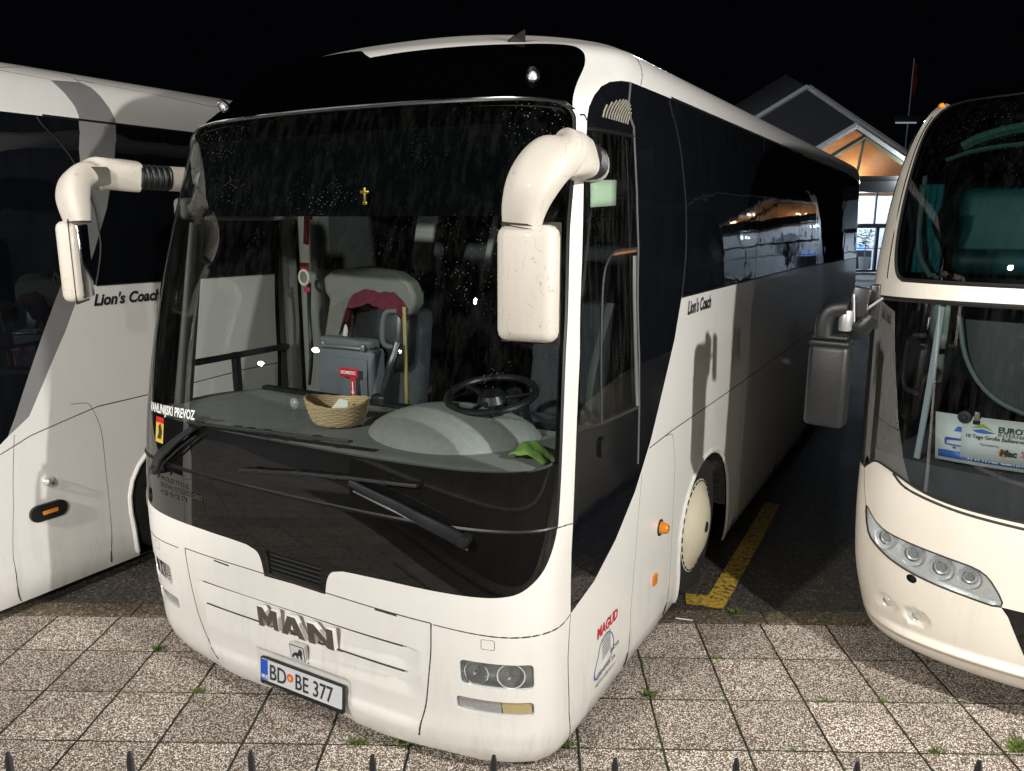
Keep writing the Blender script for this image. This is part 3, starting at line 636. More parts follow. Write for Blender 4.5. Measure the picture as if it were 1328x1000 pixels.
    g.build('front_grille',M_plas,root)
    # side marker lamps
    if main:
        M=fmat(sh,2.604,.73);g=MB();g.lathe([(0,.05),(.022,.048),(.028,.04),(.036,.0)],M=M,n=24);g.build('indicator_light',M_amber,root)
        M=fmat(sh,2.604,.73);g=MB();g.lathe([(.038,.006),(.046,.004),(.048,0)],M=M,n=24);g.build('indicator_seal',M_rub,root)
        g=MB();g.prism(rrect(-.028,-.03,.028,.03,.006),.012,fmat(sh,2.519,.452)@Matrix.Rotation(R(0),4,'Z'));g.build('side_reflector',M_amber,root)
    else:
        M=fmat(sh,2.442,.79);g=MB();g.lathe([(0,.04),(.022,.036),(.032,.022),(.036,.0)],M=M,n=24);g.build('marker_light',M_lens,root)
        g=MB();g.lathe([(0,.018),(.02,.012),(.03,.002)],M=M,n=24);g.build('marker_reflector',M_refl,root)
        M=fmat(sh,2.415,.608);g=MB();g.prism(rrect(-.115,-.052,.115,.052,.05),.022,M);g.build('indicator_housing',M_plas,root)
        g=MB();g.prism(rrect(-.045,-.012,.05,.012,.004),.030,M);g.build('indicator_lens',M_amber,root)
        g=MB();g.prism(rrect(-.055,-.03,-.0,.03,.008),.026,M);g.prism(rrect(.06,-.03,.1,.03,.008),.026,M);g.build('indicator_cover',M_rub,root)
    # lettering on the flank
    stext(sh,"Lion's Coach",2.90 if main else 2.765,1.862 if main else 1.842,.105 if main else .10,M_ktxt,root,bold=.004,shear=.15,sx=.88 if main else .95,off=.002)
    # front badge
    if main:
        LM=([(0,0),(0,1),(.30,1),(.5,.60),(.70,1),(1,1),(1,0),(.76,0),(.76,.52),(.5,.06),(.24,.52),(.24,0)],[(0,0),(.34,1),(.66,1),(1,0),(.74,0),(.67,.20),(.33,.20),(.26,0)],[(0,0),(0,1),(.27,1),(.74,.40),(.74,1),(1,1),(1,0),(.75,0),(.26,.60),(.26,0)])
        for P,x0,wd in zip(LM,(-.213,-.066,.108),(.134,.158,.160)):
            k=len(P);V=[(x0+wd*a,.110*b,z) for z in (-.004,.021) for a,b in P]
            o=mk('maker_letter',onsurf(sh,V,.004,.464,0),[tuple(range(k))[::-1],tuple(range(k,2*k))]+[(i,(i+1)%k,k+(i+1)%k,k+i) for i in range(k)],M_white,root,smooth=False)
            bv=o.modifiers.new('b','BEVEL');bv.width=.0035;bv.segments=2
            c=np.array(P).mean(0);V=[(x0+wd*(a+(c[0]-a)*.035),.110*(b+(.5-b)*.05),.0218) for a,b in P]
            mk('letter_face',onsurf(sh,V,.004,.464,0),[tuple(range(k))],M_bchrome,o,smooth=False)
        A3=[(.44,.36),(.5,.62),(.56,.36)];mk('letter_counter',onsurf(sh,[(-.066+.158*a,.110*b,.0226) for a,b in A3],.004,.464,0),[(0,1,2)],M_white,root,smooth=False)
        M=fmat(sh,.018,.374,-.004);g=MB();g.prism(rrect(-.052,-.047,.052,.047,.008),.018,M);e=g.build('emblem',M_white,root)
        g=MB();g.prism(rrect(-.046,-.041,.046,.041,.006),.0195,M);g2=MB();g.build('emblem_frame',M_ktxt,e);g2.prism(rrect(-.042,-.037,.042,.037,.004),.0205,M);g2.build('emblem_field',M_refl,e)
        lion=[(-.038,-.03),(-.03,-.012),(-.014,.002),(.006,.004),(.012,.018),(.022,.03),(.034,.022),(.036,.008),(.030,-.006),(.028,-.03),(.020,-.03),(.016,-.012),(.004,-.014),(.006,-.03),(-.004,-.03),(-.010,-.016),(-.02,-.018),(-.026,-.03)]
        g=MB();g.prism(lion,.0215,M);g.build('emblem_lion',M_ktxt,e)
    # --- mirrors
    for q,nm_ in ((1,'R'),(-1,'L')):
        e=empty('mirror_arm');e.parent=root
        X=lambda P:[(q*a,b,c) for a,b,c in P]
        g=MB();g.loft(X([(1.292,.34,2.605),(1.318,.21,2.612),(1.330,.09,2.605),(1.315,.01,2.565),(1.285,-.03,2.50),(1.262,-.042,2.43),(1.250,-.042,2.362)]),[.078,.080,.083,.088,.086,.076,.066],[.066,.064,.062,.062,.062,.056,.045],up=(0,0,1) if 0 else (.0,1,0),n=26,sub=7,sq=3.2)
        g.build('arm_housing',M_mirror,e);g=MB();g.loft(X([(1.2505,-.042,2.372),(1.250,-.042,2.365)]),[.069,.068],[.048,.047],up=(0,1,0),n=26,sub=1,sq=3.2);g.build('arm_seam',M_gap,e)
        g=MB();k=22
        P=[(1.252+(1.292-1.252)*i/k,.50+(.335-.50)*i/k,2.602+.003*i/k) for i in range(k+1)];rr=[.070+.011*(i%4 in (1,2)) for i in range(k+1)]
        g.loft(X(P),rr,[a*.82 for a in rr],up=(0,0,1),n=20,sub=1,sq=2.6);g.build('bellows',M_plas2,e)
        g=MB();g.loft(X([(1.19,.66,2.60),(1.225,.58,2.60),(1.252,.49,2.602)]),[.075,.076,.077],[.065,.066,.066],up=(0,0,1),n=20,sub=4,sq=2.6);g.build('arm_foot',M_mirror,e)
        h=MB();hx,hy,hz=(1.275,-.035,2.165) if q>0 else (1.345,-.02,2.175);rz=-R(6) if q>0 else R(46)
        h.box((q*hx,hy,hz),(.218 if q>0 else .245,.10,.40),rz=-rz,bev=.038);h.build('mirror_head',M_mirror,e)
        n3=Matrix.Rotation(-rz,4,'Z');d=n3@Vector((0,1,0))
        g=MB();g.box((q*hx+d.x*.045,hy+d.y*.045,hz),(.19,.02,.37),rz=-rz,bev=.008);g.build('mirror_glass',M_chrome,e)
        g=MB();ribs=n3@Vector((1,0,0));g.box((q*hx+d.x*.018,hy+d.y*.018,hz),(.2215 if q>0 else .248,.004,.418),rz=-rz,bev=.0015);g.build('housing_joint',M_gap,e)
        g=MB();nrm=Vector((-q*.75,-.62,-.22)).normalized();ax_=Vector((0,0,1)).cross(nrm).normalized();ay_=nrm.cross(ax_);pc=Vector((q*1.262,.09,2.60));M=Matrix(((ax_.x,ay_.x,nrm.x,pc.x),(ax_.y,ay_.y,nrm.y,pc.y),(ax_.z,ay_.z,nrm.z,pc.z),(0,0,0,1)))
        g.prism(rrect(-.065,-.045,.065,.045,.02),.018,M);g.build('kerb_mirror',M_chrome,e)
    # --- wipers
    def S3(s,v,o): return tuple(sh.pos(s,v)+sh.nor(s,v)*o)
    for pts,blade in (([(-.915,1.125),(-.87,1.20),(-.72,1.31),(-.60,1.385)],[(-.66,1.405),(-.216,1.427),(.10,1.44),(.378,1.452)]),([(.948,1.125),(.86,1.16),(.65,1.225),(.40,1.285)],[(-.277,1.232),(.1,1.275),(.40,1.30),(.731,1.316)])):
        e=empty('windscreen_wiper');e.parent=root
        D=dens(pts,.08,False);g=MB();g.loft([S3(a,b,.045-.012*abs(i/len(D)-.3)) for i,(a,b) in enumerate(D)],np.linspace(.030,.015,len(D)),np.linspace(.014,.009,len(D)),up=(0,-1,.2),n=8,sub=2,sq=4)
        M=fmat(sh,pts[0][0],pts[0][1],.0);g.lathe([(0,.062),(.022,.060),(.026,.05),(.026,0)],M=M,n=20);g.build('wiper_arm',M_plas,e)
        D2=dens([(a+.02,b-.035) for a,b in pts],.08,False);g=MB();g.loft([S3(a,b,.035) for a,b in D2],[.006]*len(D2),n=6,sub=2);g.build('wiper_rod',M_plas,e)
        D=dens(blade,.08,False);g=MB();g.loft([S3(a,b,.010) for a,b in D],[.006]*len(D),[.010]*len(D),up=(0,-1,.2),n=8,sub=1,sq=4)
        D=dens(blade[0:1]+blade[1:],.08,False);k=len(D);g.loft([S3(a,b,.026+.006*math.sin(math.pi*i/k)) for i,(a,b) in enumerate(D)],[.008]*k,[.005]*k,up=(0,-1,.2),n=8,sub=1,sq=4)
        for fr in (.15,.38,.5,.62,.85):
            a,b=D[int(fr*(k-1))];g.box(S3(a,b,.022),(.04,.025,.022),bev=.003)
        g.build('wiper_blade',M_rub,e)
    return root,sh
main,sh=coach('parked_coach',BUS0,True,'white coach with a wicker basket behind its windscreen and a cream wheel cover','white')
left,_=coach('parked_coach',LEFT0,False,'white coach at the left edge with a silver band behind its driver window','silver')
# ================= interior of the centre coach =================
yb=4.6
g=MB();g.box((0,yb,1.9),(2.3,.04,2.2));g.box((0,2.9,.96),(2.36,3.4,.04));g.build('cabin_floor',M_dark,main)
g=MB()   # roof lining with side ducts above the windscreen
g.box((0,2.6,2.93),(2.2,3.6,.03));g.box((-1.0,2.9,2.60),(.30,3.2,.22),bev=.05);g.box((1.0,2.9,2.60),(.30,3.2,.22),bev=.05);g.build('ceiling',M_dark,main)
# sun blind / navy header strip hanging inside the screen
M_navy=mat('navy_blind',(.0005,.0011,.0017),.9,spec=.05)
V=[];F=[]
for i in range(31):
    s_=-1.12+2.24*i/30
    for v_ in (2.42,2.62,2.80): V.append(tuple(sh.pos(s_,v_)-sh.nor(s_,v_)*.07))
for i in range(30):
    for j in range(2): a=i*3+j;F.append((a,a+3,a+4,a+1))
mk('sun_blind',V,F,M_navy,main)
# dashboard: top sheet following the screen, rising rearwards
V=[];F=[];nx,ny=48,16
for i in range(nx+1):
    s_=-1.27+2.54*i/nx;p0=sh.pos(s_,1.36)-sh.nor(s_,1.36)*.03
    x=p0[0]
    back=1.02 if x<-.05 else 1.02-.12*min(1,(x+.05)/.3)
    for j in range(ny+1):
        f=j/ny;y=p0[1]+(back-p0[1])*f
        bx=(x-.62)/.42;by=(y-.62)/.42
        hump=0
        z=1.372+.02*math.sin(f*math.pi)*(1)+hump-.03*(f<.04)
        if x<-.05: z-=.03*f
        V.append((x,y,z))
for i in range(nx):
    for j in range(ny): a=i*(ny+1)+j;F.append((a,a+ny+1,a+ny+2,a+1))
mk('dashboard',V,F,M_dash,main)
# binnacle hood as its own lighter shell
V=[];F=[];n1,n2=36,10
for j in range(n2+1):
    r_=j/n2
    for i in range(n1):
        t=2*math.pi*i/n1;x=.53+.45*r_*math.cos(t);y=.60+.37*r_*math.sin(t)
        if x>1.0: x=1.0+(x-1.0)*.5
        V.append((x,y,1.372+.145*(1-r_**2)**.65))
for j in range(n2):
    for i in range(n1): F.append((j*n1+i,j*n1+(i+1)%n1,(j+1)*n1+(i+1)%n1,(j+1)*n1+i))
mk('instrument_hood',V,F,M_dash2,main)
g=MB();g.box((0,1.0,1.16),(2.3,.05,.42));g.build('dashboard_front',M_dark,main)
# steering wheel
st=empty('steering_wheel');st.parent=main
M=Matrix.Translation((.66,.74,1.56))@Matrix.Rotation(R(12),4,'X')
g=MB();V=[];F=[];A_,B_=48,10
for i in range(A_):
    for j in range(B_):
        t=2*math.pi*i/A_;u=2*math.pi*j/B_;rr=.215+.018*math.cos(u);V.append(tuple(M@Vector((rr*math.cos(t),rr*math.sin(t),.018*math.sin(u)))))
for i in range(A_):
    for j in range(B_): F.append((i*B_+j,((i+1)%A_)*B_+j,((i+1)%A_)*B_+(j+1)%B_,i*B_+(j+1)%B_))
g.add(V,F);g.build('rim',M_plas,st)
g=MB();g.lathe([(0,.03),(.06,.025),(.075,-.01),(.05,-.05)],M=M@Matrix.Translation((0,0,-.02)),n=28)
for a in (20,160,270):
    g.loft([tuple(M@Vector((.05*math.cos(R(a)),.05*math.sin(R(a)),-.02))),tuple(M@Vector((.22*math.cos(R(a)),.22*math.sin(R(a)),0)))],[.018,.012],[.008,.006],n=8,sub=1)
g.build('hub',M_plas,st)
# column from the steering wheel
g=MB();g.loft([(.72,.84,1.55),(.72,.98,1.3)],[.05,.06],n=12,sub=1);g.build('steering_column',M_plas,main)
M_part=mat('olive_grey_partition',(.165,.16,.14),.6,var=.15,vscale=7,bump=.1)
M_lgrey=mat('light_grey_pillar',(.30,.31,.29),.5,var=.2,bump=.1)
# partition behind the stairwell: arched hood on legs
g=MB()
px,pz=[],[]
out=[(-.97,1.30),(-.90,1.62),(-.83,1.90),(-.865,1.94),(-.875,2.03),(-.80,2.085),(-.55,2.11),(-.28,2.085),(-.15,2.03),(-.10,1.95),(-.105,1.90),(-.14,1.86),(-.155,1.83),(-.22,1.83),(-.28,1.885),(-.42,1.90),(-.60,1.895),(-.70,1.83),(-.76,1.64),(-.80,1.30)]
M=Matrix(((1,0,0,0),(0,0,-1,1.26),(0,1,0,0),(0,0,0,1)))
o=[(a if a<-.4 else -.4+(a+.4)*.76,b) for a,b in out];g.prism(o,-.11,M);pt=g.build('stairwell_partition',M_part,main);bv=pt.modifiers.new('b','BEVEL');bv.width=.028;bv.segments=4;bv.limit_method='ANGLE'
# guide seat behind it
gs=empty('guide_seat');gs.parent=main
g=MB();g.box((-.46,1.33,1.70),(.44,.16,.42),bev=.07,rx=R(-8));g.build('headrest',M_plas,gs)
g=MB();g.box((-.47,1.42,1.5),(.52,.16,.75),bev=.07,rx=R(-8));g.build('backrest',M_seat,gs)
g=MB();g.box((-.74,1.30,1.60),(.05,.06,.42),bev=.02,ry=R(12));g.build('seat_shell_edge',mat('pale_seat_shell',(.62,.64,.56),.5),gs)
# grey fold-up table/case with handle in front
cs=empty('folding_seat_case');cs.parent=main
M_case=mat('charcoal_moulded_plastic',(.12,.13,.145),.5,bump=.15,bscale=200)
g=MB();g.box((-.58,1.16,1.455),(.44,.13,.37),bev=.03);g.box((-.58,1.15,1.665),(.40,.10,.06),bev=.02);g.build('case_body',M_case,cs)
g=MB();g.box((-.58,1.085,1.645),(.30,.02,.02),bev=.006);g.box((-.735,1.09,1.65),(.03,.03,.04),bev=.006);g.box((-.425,1.09,1.65),(.03,.03,.04),bev=.006);g.build('handle',M_alu,cs)
g=MB();g.box((-.58,1.088,1.45),(.36,.01,.26),bev=.004);g.build('front_panel',M_case,cs)
g=MB();g.loft([(-.18,1.10,1.88),(-.235,1.06,1.86),(-.24,1.05,1.70),(-.18,1.10,1.67)],[.016]*4,n=10,sub=6);g.build('grab_handle',M_grey,main)
g=MB();g.loft([(-.165,1.15,1.90),(-.16,1.15,1.0)],[.012]*2,n=10,sub=1);g.build('grab_pole',mat('yellow_grab_pole',(.42,.33,.12),.35,.4),main)
g=MB();g.loft([(-.18,1.10,1.70),(-.20,1.05,1.55),(-.25,1.02,1.36)],[.024,.026,.02],n=10,sub=5);g.box((-.24,1.0,1.38),(.09,.07,.07),bev=.02);g.build('gooseneck_arm',M_plas,main)
# driver seat
ds=empty('driver_seat');ds.parent=main
g=MB();g.box((.72,1.55,1.62),(.5,.16,.72),bev=.07,rx=R(-10));g.build('backrest',M_seat,ds)
g=MB();g.box((.72,1.64,2.05),(.30,.12,.22),bev=.05,rx=R(-8));g.build('headrest',M_plas,ds)
g=MB();g.box((.72,1.32,1.24),(.5,.5,.16),bev=.06);g.build('seat_cushion',M_seat,ds)
g=MB();g.loft([(.96,1.48,1.95),(.94,1.30,1.60),(.93,1.28,1.30)],[.022]*3,[.004]*3,n=8,sub=4);g.build('seat_belt',M_grey,ds)
# pillar trim, grey-green, between entrance and partition; light rods at the centre
g=MB();g.box((-1.06,1.40,1.85),(.16,.16,1.5),bev=.04);g.build('door_pillar',M_part,main)
g=MB();g.box((-1.17,.52,2.0),(.06,.10,1.3),bev=.02,rx=R(-10));g.box((-1.17,.98,2.44),(.10,1.0,.12),bev=.03);g.box((-1.19,1.30,1.8),(.05,.10,1.3),bev=.015);g.build('door_frame',M_part,main)
g=MB();g.box((-1.2,.95,1.58),(.045,.85,.035),bev=.01);g.box((-1.2,.83,1.3),(.04,.05,.6),bev=.01);g.build('door_rail',M_plas,main)
g=MB();g.box((-.62,2.0,2.25),(.16,.05,.42),bev=.02,ry=R(12));g.build('seat_pillar',M_lgrey,main)
g=MB();g.box((-.28,2.3,2.2),(.05,.04,.6),bev=.012,ry=R(14));g.build('seat_pillar_trim',M_lgrey,main)
# passenger seats, shared meshes
def seat(x,y,z):
    e=empty('passenger_seat',(x,y,z));e.parent=main;return e
g=MB();g.box((0,0,.36),(.44,.12,.66),bev=.05,rx=R(-10));me_b=None
proto=seat(-.95,2.35,1.55);b1=g.build('backrest',M_seat,proto)
g=MB();g.box((0,.07,.76),(.34,.10,.20),bev=.045,rx=R(-8));b2=g.build('head_cushion',M_plas,proto)
g=MB();g.box((0,-.24,.02),(.44,.46,.12),bev=.04);b3=g.build('seat_cushion',M_seat,proto)
for r_ in range(3):
    for x in (-.95,-.48,.48,.95):
        if r_==0 and x==-.95: continue
        e=empty('passenger_seat',(x,2.35+.72*r_,1.55));e.parent=main
        for b in (b1,b2,b3): c=b.copy();COL.objects.link(c);c.parent=e
# --- loose things in and on the coach
def thing(name,label,cat,org=BUS0,group=None,loc=(0,0,0)):
    e=empty(name);e.location=W2(loc,org);e.rotation_euler=(0,0,-TH);tag(e,label,cat,group);return e
bk=thing('wicker_basket','woven wicker basket with a sagging rim standing on the grey dashboard','basket',loc=(-.045,.43,1.400))
M_wick=mat('wicker_straw',(.62,.47,.28),.75,c2=(.42,.28,.14),vscale=60,stretch=(1,1,5),bump=.4,bscale=90)
g=MB();k=44;rows=11
V=[];F=[]
def bks(t,h,o=0): 
    f=h;rx=.125+.045*f**.6+o;ry=.095+.035*f**.6+o;sag=.012*math.sin(2*t+.6)*f
    return (rx*math.cos(t),ry*math.sin(t),.005+.105*f+sag)
for r_ in range(rows):
    c=[bks(2*math.pi*i/k,r_/(rows-1)) for i in range(k+1)]
    P=np.array(c);Vv=[];n0=len(g.V)
    for i in range(k):
        t=2*math.pi*i/k
        for j in range(6):
            u=2*math.pi*j/6;w_=.0068*(1+.22*math.sin(i*1.9+r_*math.pi));Vv.append((P[i,0]+w_*math.cos(u)*math.cos(t),P[i,1]+w_*math.cos(u)*math.sin(t),P[i,2]+w_*math.sin(u)))
    g.add(Vv,[(i*6+j,((i+1)%k)*6+j,((i+1)%k)*6+(j+1)%6,i*6+(j+1)%6) for i in range(k) for j in range(6)])
g.build('woven_wall',M_wick,bk)
g=MB();g.lathe([(0,.008),(.118,.008),(.118,.0)],n=32);o=g.build('base',M_wick,bk);o.scale=(1,.75,1)
pp=thing('paper_note','folded white paper standing in the wicker basket','paper',loc=(-.03,.43,1.46))
g=MB();g.prism([(-.055,0),(.06,-.005),(.035,.055),(-.02,.06)],.004,Matrix.Rotation(R(62),4,'X'));g.build('sheet',mat('white_paper',(.78,.77,.7),.8),pp)
sc_=thing('suction_hook','clear suction cup stuck to the windscreen beside the basket rim','suction cup',loc=(-.205,.30,1.50))
g=MB();g.lathe([(0,.012),(.012,.010),(.028,.0),(.03,-.004)],M=Matrix.Rotation(R(90),4,'X'),n=24);g.build('cup',mat('clear_rubber',(.35,.35,.33),.15,coat=.6),sc_)
# maroon cloth over guide seat
def cloth(name,label,cat,P,m,loc,bumpy=.012,thick=.006,seed=1):
    rg=np.random.default_rng(seed);n,mm=P.shape[:2]
    e=thing(name,label,cat,loc=loc)
    Q=P+rg.normal(0,bumpy,P.shape)*.6
    V=[tuple(q) for row in Q for q in row];F=[(i*mm+j,(i+1)*mm+j,(i+1)*mm+j+1,i*mm+j+1) for i in range(n-1) for j in range(mm-1)]
    o=mk('cloth_folds',V,F,m,e,angle=180);s_=o.modifiers.new('s','SUBSURF');s_.levels=2;s_.render_levels=2;s_=o.modifiers.new('t','SOLIDIFY');s_.thickness=thick;return e
M_mar=mat('maroon_knit',(.13,.011,.028),.9,var=.4,vscale=30,bump=.4)
A_=[]
for i in range(15):
    t=i/14;x=-.24+.48*t;top=.03*math.sin(math.pi*t)-.20*max(0,(.14-t)/.14)-.05*max(0,(t-.85)/.15)
    row=[]
    for j in range(6):
        f=j/5;row.append((x+.01*math.sin(j*2+i),-.10+.10*math.sin(f*2.2)-.03,top+.065-.15*abs(f-.45)*1.6+.012*math.sin(i*1.1+j)+.012*math.sin(i*2.9+1)))
    A_.append(row)
cloth('maroon_cloth','crumpled maroon cloth draped over the black headrest of the guide seat','cloth',np.array(A_),M_mar,(-.46,1.31,1.90),seed=4,bumpy=.008)
A_=[[(-.10+.2*i/7+.01*math.sin(j*2),-.07+.14*j/6,.01+.06*math.sin(i*.55)*(.4+.6*math.sin(j*.5))+.012*math.sin(i*2.1+j*1.7)) for j in range(7)] for i in range(8)]
cloth('green_cloth','lime green microfibre cloth crumpled at the driver end of the dashboard','cloth',np.array(A_),mat('lime_cloth',(.20,.34,.07),.9,var=.35,vscale=50,bump=.4),(1.08,.40,1.395),seed=2,bumpy=.008)
# hanging red tool and ring at the entrance pillar
hm=thing('hanging_key_strap','red strap and key ring hanging on the entrance pillar','strap',loc=(-.98,1.22,2.1))
g=MB();g.box((.05,-.02,.22),(.035,.02,.17),bev=.006,ry=R(6));g.box((.075,-.02,.31),(.05,.02,.05),bev=.006);g.build('red_grip',M_red,hm)
g=MB();g.box((.02,-.02,.0),(.07,.012,.05),bev=.004);g.box((.03,-.02,-.14),(.05,.012,.03),bev=.004);g.build('red_tag',mat('dark_red_tag',(.30,.02,.04),.5),hm)
g=MB();V=[];F=[]
for i in range(32):
    for j in range(8):
        t=2*math.pi*i/32;u=2*math.pi*j/8;rr=.038+.008*math.cos(u);V.append((.02+rr*math.cos(t),-.03+.008*math.sin(u),-.065+rr*1.15*math.sin(t)))
for i in range(32):
    for j in range(8): F.append((i*8+j,((i+1)%32)*8+j,((i+1)%32)*8+(j+1)%8,i*8+(j+1)%8))
g.add(V,F);g.build('ring',mat('cream_ring',(.55,.5,.4),.5),hm)
g=MB();g.loft([(.03,0,-.1),(.0,.02,-.3),(.02,.0,-.55),(-.01,.0,-.75)],[.014,.012,.014,.01],n=8,sub=5);g.build('black_strap',M_rub,hm)
# small gold cross
cx=thing('hanging_cross','small gold cross fixed high inside the windscreen','cross',loc=(.235,.36,2.485))
g=MB();g.box((0,0,0),(.014,.006,.075),bev=.003);g.box((0,0,.018),(.05,.006,.014),bev=.003);g.box((0,0,-.03),(.026,.006,.016),bev=.003);g.build('cross',mat('gold_metal',(.75,.5,.08),.3,.8,emis=None),cx)
# red GOMODA-style tag on case replaced by plain red tag with arrow
rt=thing('red_pull_tag','red label with a white arrow hanging in front of the charcoal case','tag',loc=(-.50,1.04,1.475))
g=MB();g.box((0,0,.03),(.14,.004,.055),bev=.0015);g.box((.03,0,-.05),(.034,.004,.11),bev=.0015);g.build('label_plate',M_red,rt)
V,F=glyphs('DOMETIC',.026,align='CENTER',bold=.001);g=MB();g.add([(x,-.004,.022+y) for x,y,z in V],F);g.prism([(.026,-.02),(.034,-.02),(.034,-.08),(.042,-.08),(.030,-.1),(.018,-.08),(.026,-.08)],.001,Matrix(((1,0,0,0),(0,0,-1,-.003),(0,1,0,0),(0,0,0,1))));g.build('lettering',M_wtxt,rt)
# notice in the driver window
V=[];F=[]
for j in range(5):
    for i in range(5): V.append((1.385+.275*i/4+.03*(1-j/4),2.435+.11*j/4+.012*i/4-.0))
S_=np.array(V);P_=sh.pos(S_[:,0],S_[:,1])-sh.nor(S_[:,0],S_[:,1])*.012
e=thing('window_notice','square mint green notice stuck inside the driver window','notice')
o=mk('sheet',P_,[(j*5+i,j*5+i+1,j*5+i+6,j*5+i+5) for j in range(4) for i in range(4)],mat('mint_paper',(.80,.86,.68),.8),e);md=o.modifiers.new('t','SOLIDIFY');md.thickness=.002
# side window frames and vent
g=MB();ribbon(sh,FA,.020,off=.001,h=.004,mb=g);g.build('window_frame',mat('grey_window_frame',(.10,.10,.105),.45),main)
g=MB();ribbon(sh,cr(SL,4),.014,off=.001,h=.004,mb=g);ribbon(sh,[(1.702,1.505),(2.166,1.487)],.014,off=.001,h=.004,mb=g);ribbon(sh,[(1.44,1.535),(1.702,1.505)],.010,off=.001,h=.003,mb=g);g.build('sliding_window_frame',mat('window_rubber_grey',(.03,.03,.032),.5),main)
g=MB();ribbon(sh,[(1.975,2.22),(2.06,1.9),(2.150,1.50)],.026,off=.001,h=.006,mb=g);g.build('window_slider',M_alu,main)
g=MB();ribbon(sh,[(1.69,2.236),(1.98,2.243)],.012,off=.002,h=.003,mb=g);g.build('window_reflector_strip',mat('orange_brown_strip',(.28,.11,.04),.5),main)
g=MB();ribbon(sh,[(1.31,2.748),(1.78,2.757)],.014,off=.001,h=.003,mb=g);g.build('window_transom',M_rub,main)
g=MB()
for i in range(11):
    s_=1.40+.028*i;ribbon(sh,[(s_,2.80),(s_+.0,2.80+.10*math.sin(math.pi*(.12+.76*i/10))**.6)],.010,off=.001,h=.004,mb=g)
g.build('quarter_vent_slats',mat('pale_vent_slats',(.33,.30,.24),.6,var=.4,vscale=60),main)
M=fmat(sh,1.72,1.40);g=MB();g.prism(rrect(-.035,-.045,.035,.045,.03),.012,M);g.build('door_lock_recess',M_rub,main)
# lettering low on the windscreen + sticker
V,F=glyphs("VANLINIJSKI PREVOZ",.064,bold=.0018,sx=.72);V=V.copy();V[:,1]+=.035*V[:,0]
mk('windscreen_lettering',onsurf(sh,V,-1.075,1.403,.004),F,M_wtxt,main,smooth=False)
P_=onsurf(sh,[(0,0,0),(.082,0,0),(.082,.13,0),(0,.13,0)],-.99,1.255,.004);o=mk('warning_sticker',P_,[(0,1,2,3)],mat('yellow_sticker',(.62,.42,.04),.5),main,smooth=False)
mk('sticker_header',onsurf(sh,[(0,0,0),(.082,0,0),(.082,.028,0),(0,.028,0)],-.99,1.357,.005),[(0,1,2,3)],M_red,o,smooth=False)
mk('sticker_figure',onsurf(sh,[(.02,.02,0),(.06,.02,0),(.07,.06,0),(.05,.10,0),(.03,.085,0),(.035,.05,0)],-.99,1.255,.005),[(0,1,2,3,4,5)],M_ktxt,o,smooth=False)
V,F=glyphs("MAQUD TRAVEL\nBUDVA MONTENEGRO\n+382 68 606 206",.036,bold=.001,shear=.2)
mk('faded_lettering',onsurf(sh,V,-.95,1.06,.003),F,mat('faded_black_print',(.03,.026,.02),.5),main,smooth=False)
# flank logo of the operator
V,F=glyphs("MAGUD",.075,bold=.003,shear=.12,sx=.92);mk('operator_name',onsurf(sh,V,1.735,.475,.002),F,mat('red_print',(.50,.02,.02),.5),main,smooth=False)
V=[];F=[];g=MB()
for k_,(r0,r1) in enumerate(((.088,.094),)):
    n_=40
    for i in range(n_):
        t=2*math.pi*i/n_;ext=1+.9*max(0,math.cos(t-R(215)))**10
        V+= [(r0*math.cos(t)*ext,r0*math.sin(t)*.92*ext,0),(r1*math.cos(t)*ext,r1*math.sin(t)*.92*ext,0)]
    F+=[(2*i,2*((i+1)%n_),2*((i+1)%n_)+1,2*i+1) for i in range(n_)]
mk('globe_ring',onsurf(sh,V,1.84,.372,.002),F,M_blue,main,smooth=False)
V=[];F=[]
for i in range(7):
    y=-.03+.016*i;n0=len(V);V+=[(-.055,y-.01,0),(.05,y+.012,0),(.05,y+.018,0),(-.055,y-.005,0)];F.append((n0,n0+1,n0+2,n0+3))
mk('globe_lines',onsurf(sh,V,1.845,.375,.002),F,mat('grey_print',(.12,.13,.15),.5),main,smooth=False)
for txt,s0,v0,sz,m_ in (("BUDVA",1.885,.322,.034,M_ktxt),("+382 68 606 206",1.715,.268,.034,M_ktxt),("magudtours@gmail.com",1.70,.228,.026,M_ktxt)):
    stext(sh,txt,s0,v0,sz,m_,main,off=.002,name='contact_lettering',shear=.1)
# licence plate
lp=empty('licence_plate');lp.parent=main
p0=sh.pos(.016,.207);Mp=Matrix(((1,0,0,p0[0]),(0,0,-1,p0[1]-.004),(0,1,0,.207),(0,0,0,1)))@Matrix.Rotation(R(-4),4,'X')
g=MB();g.prism(rrect(-.268,-.078,.268,.062,.008),.014,Mp);g.build('plate_frame',M_rub,lp)
g=MB();g.prism(rrect(-.26,-.054,.26,.056,.006),.017,Mp);g.build('plate_face',mat('plate_reflective_white',(.60,.62,.64),.3,coat=.4),lp)
g=MB();g.prism([(-.26,-.052),(-.215,-.052),(-.215,.054),(-.26,.054)],.0178,Mp);g.build('country_band',mat('plate_blue',(.01,.08,.50),.4),lp)
def ptext(txt,x,y,size,m,sx=1,bold=0,z=.0185,name='plate_characters'):
    V,F=glyphs(txt,size,bold=bold,sx=sx);mk(name,[tuple(Mp@Vector((a+x,b+y,c+z))) for a,b,c in V],F,m,lp,smooth=False)
ptext('BD',-.205,-.038,.112,M_ktxt,.80,.0012);ptext('BE 377',-.035,-.038,.112,M_ktxt,.76,.0012);ptext('MNE',-.257,-.044,.030,M_wtxt,.72,.0005)
ptext('SCANDRA',-.24,-.074,.013,mat('faint_frame_print',(.2,.2,.2),.5),2.2)
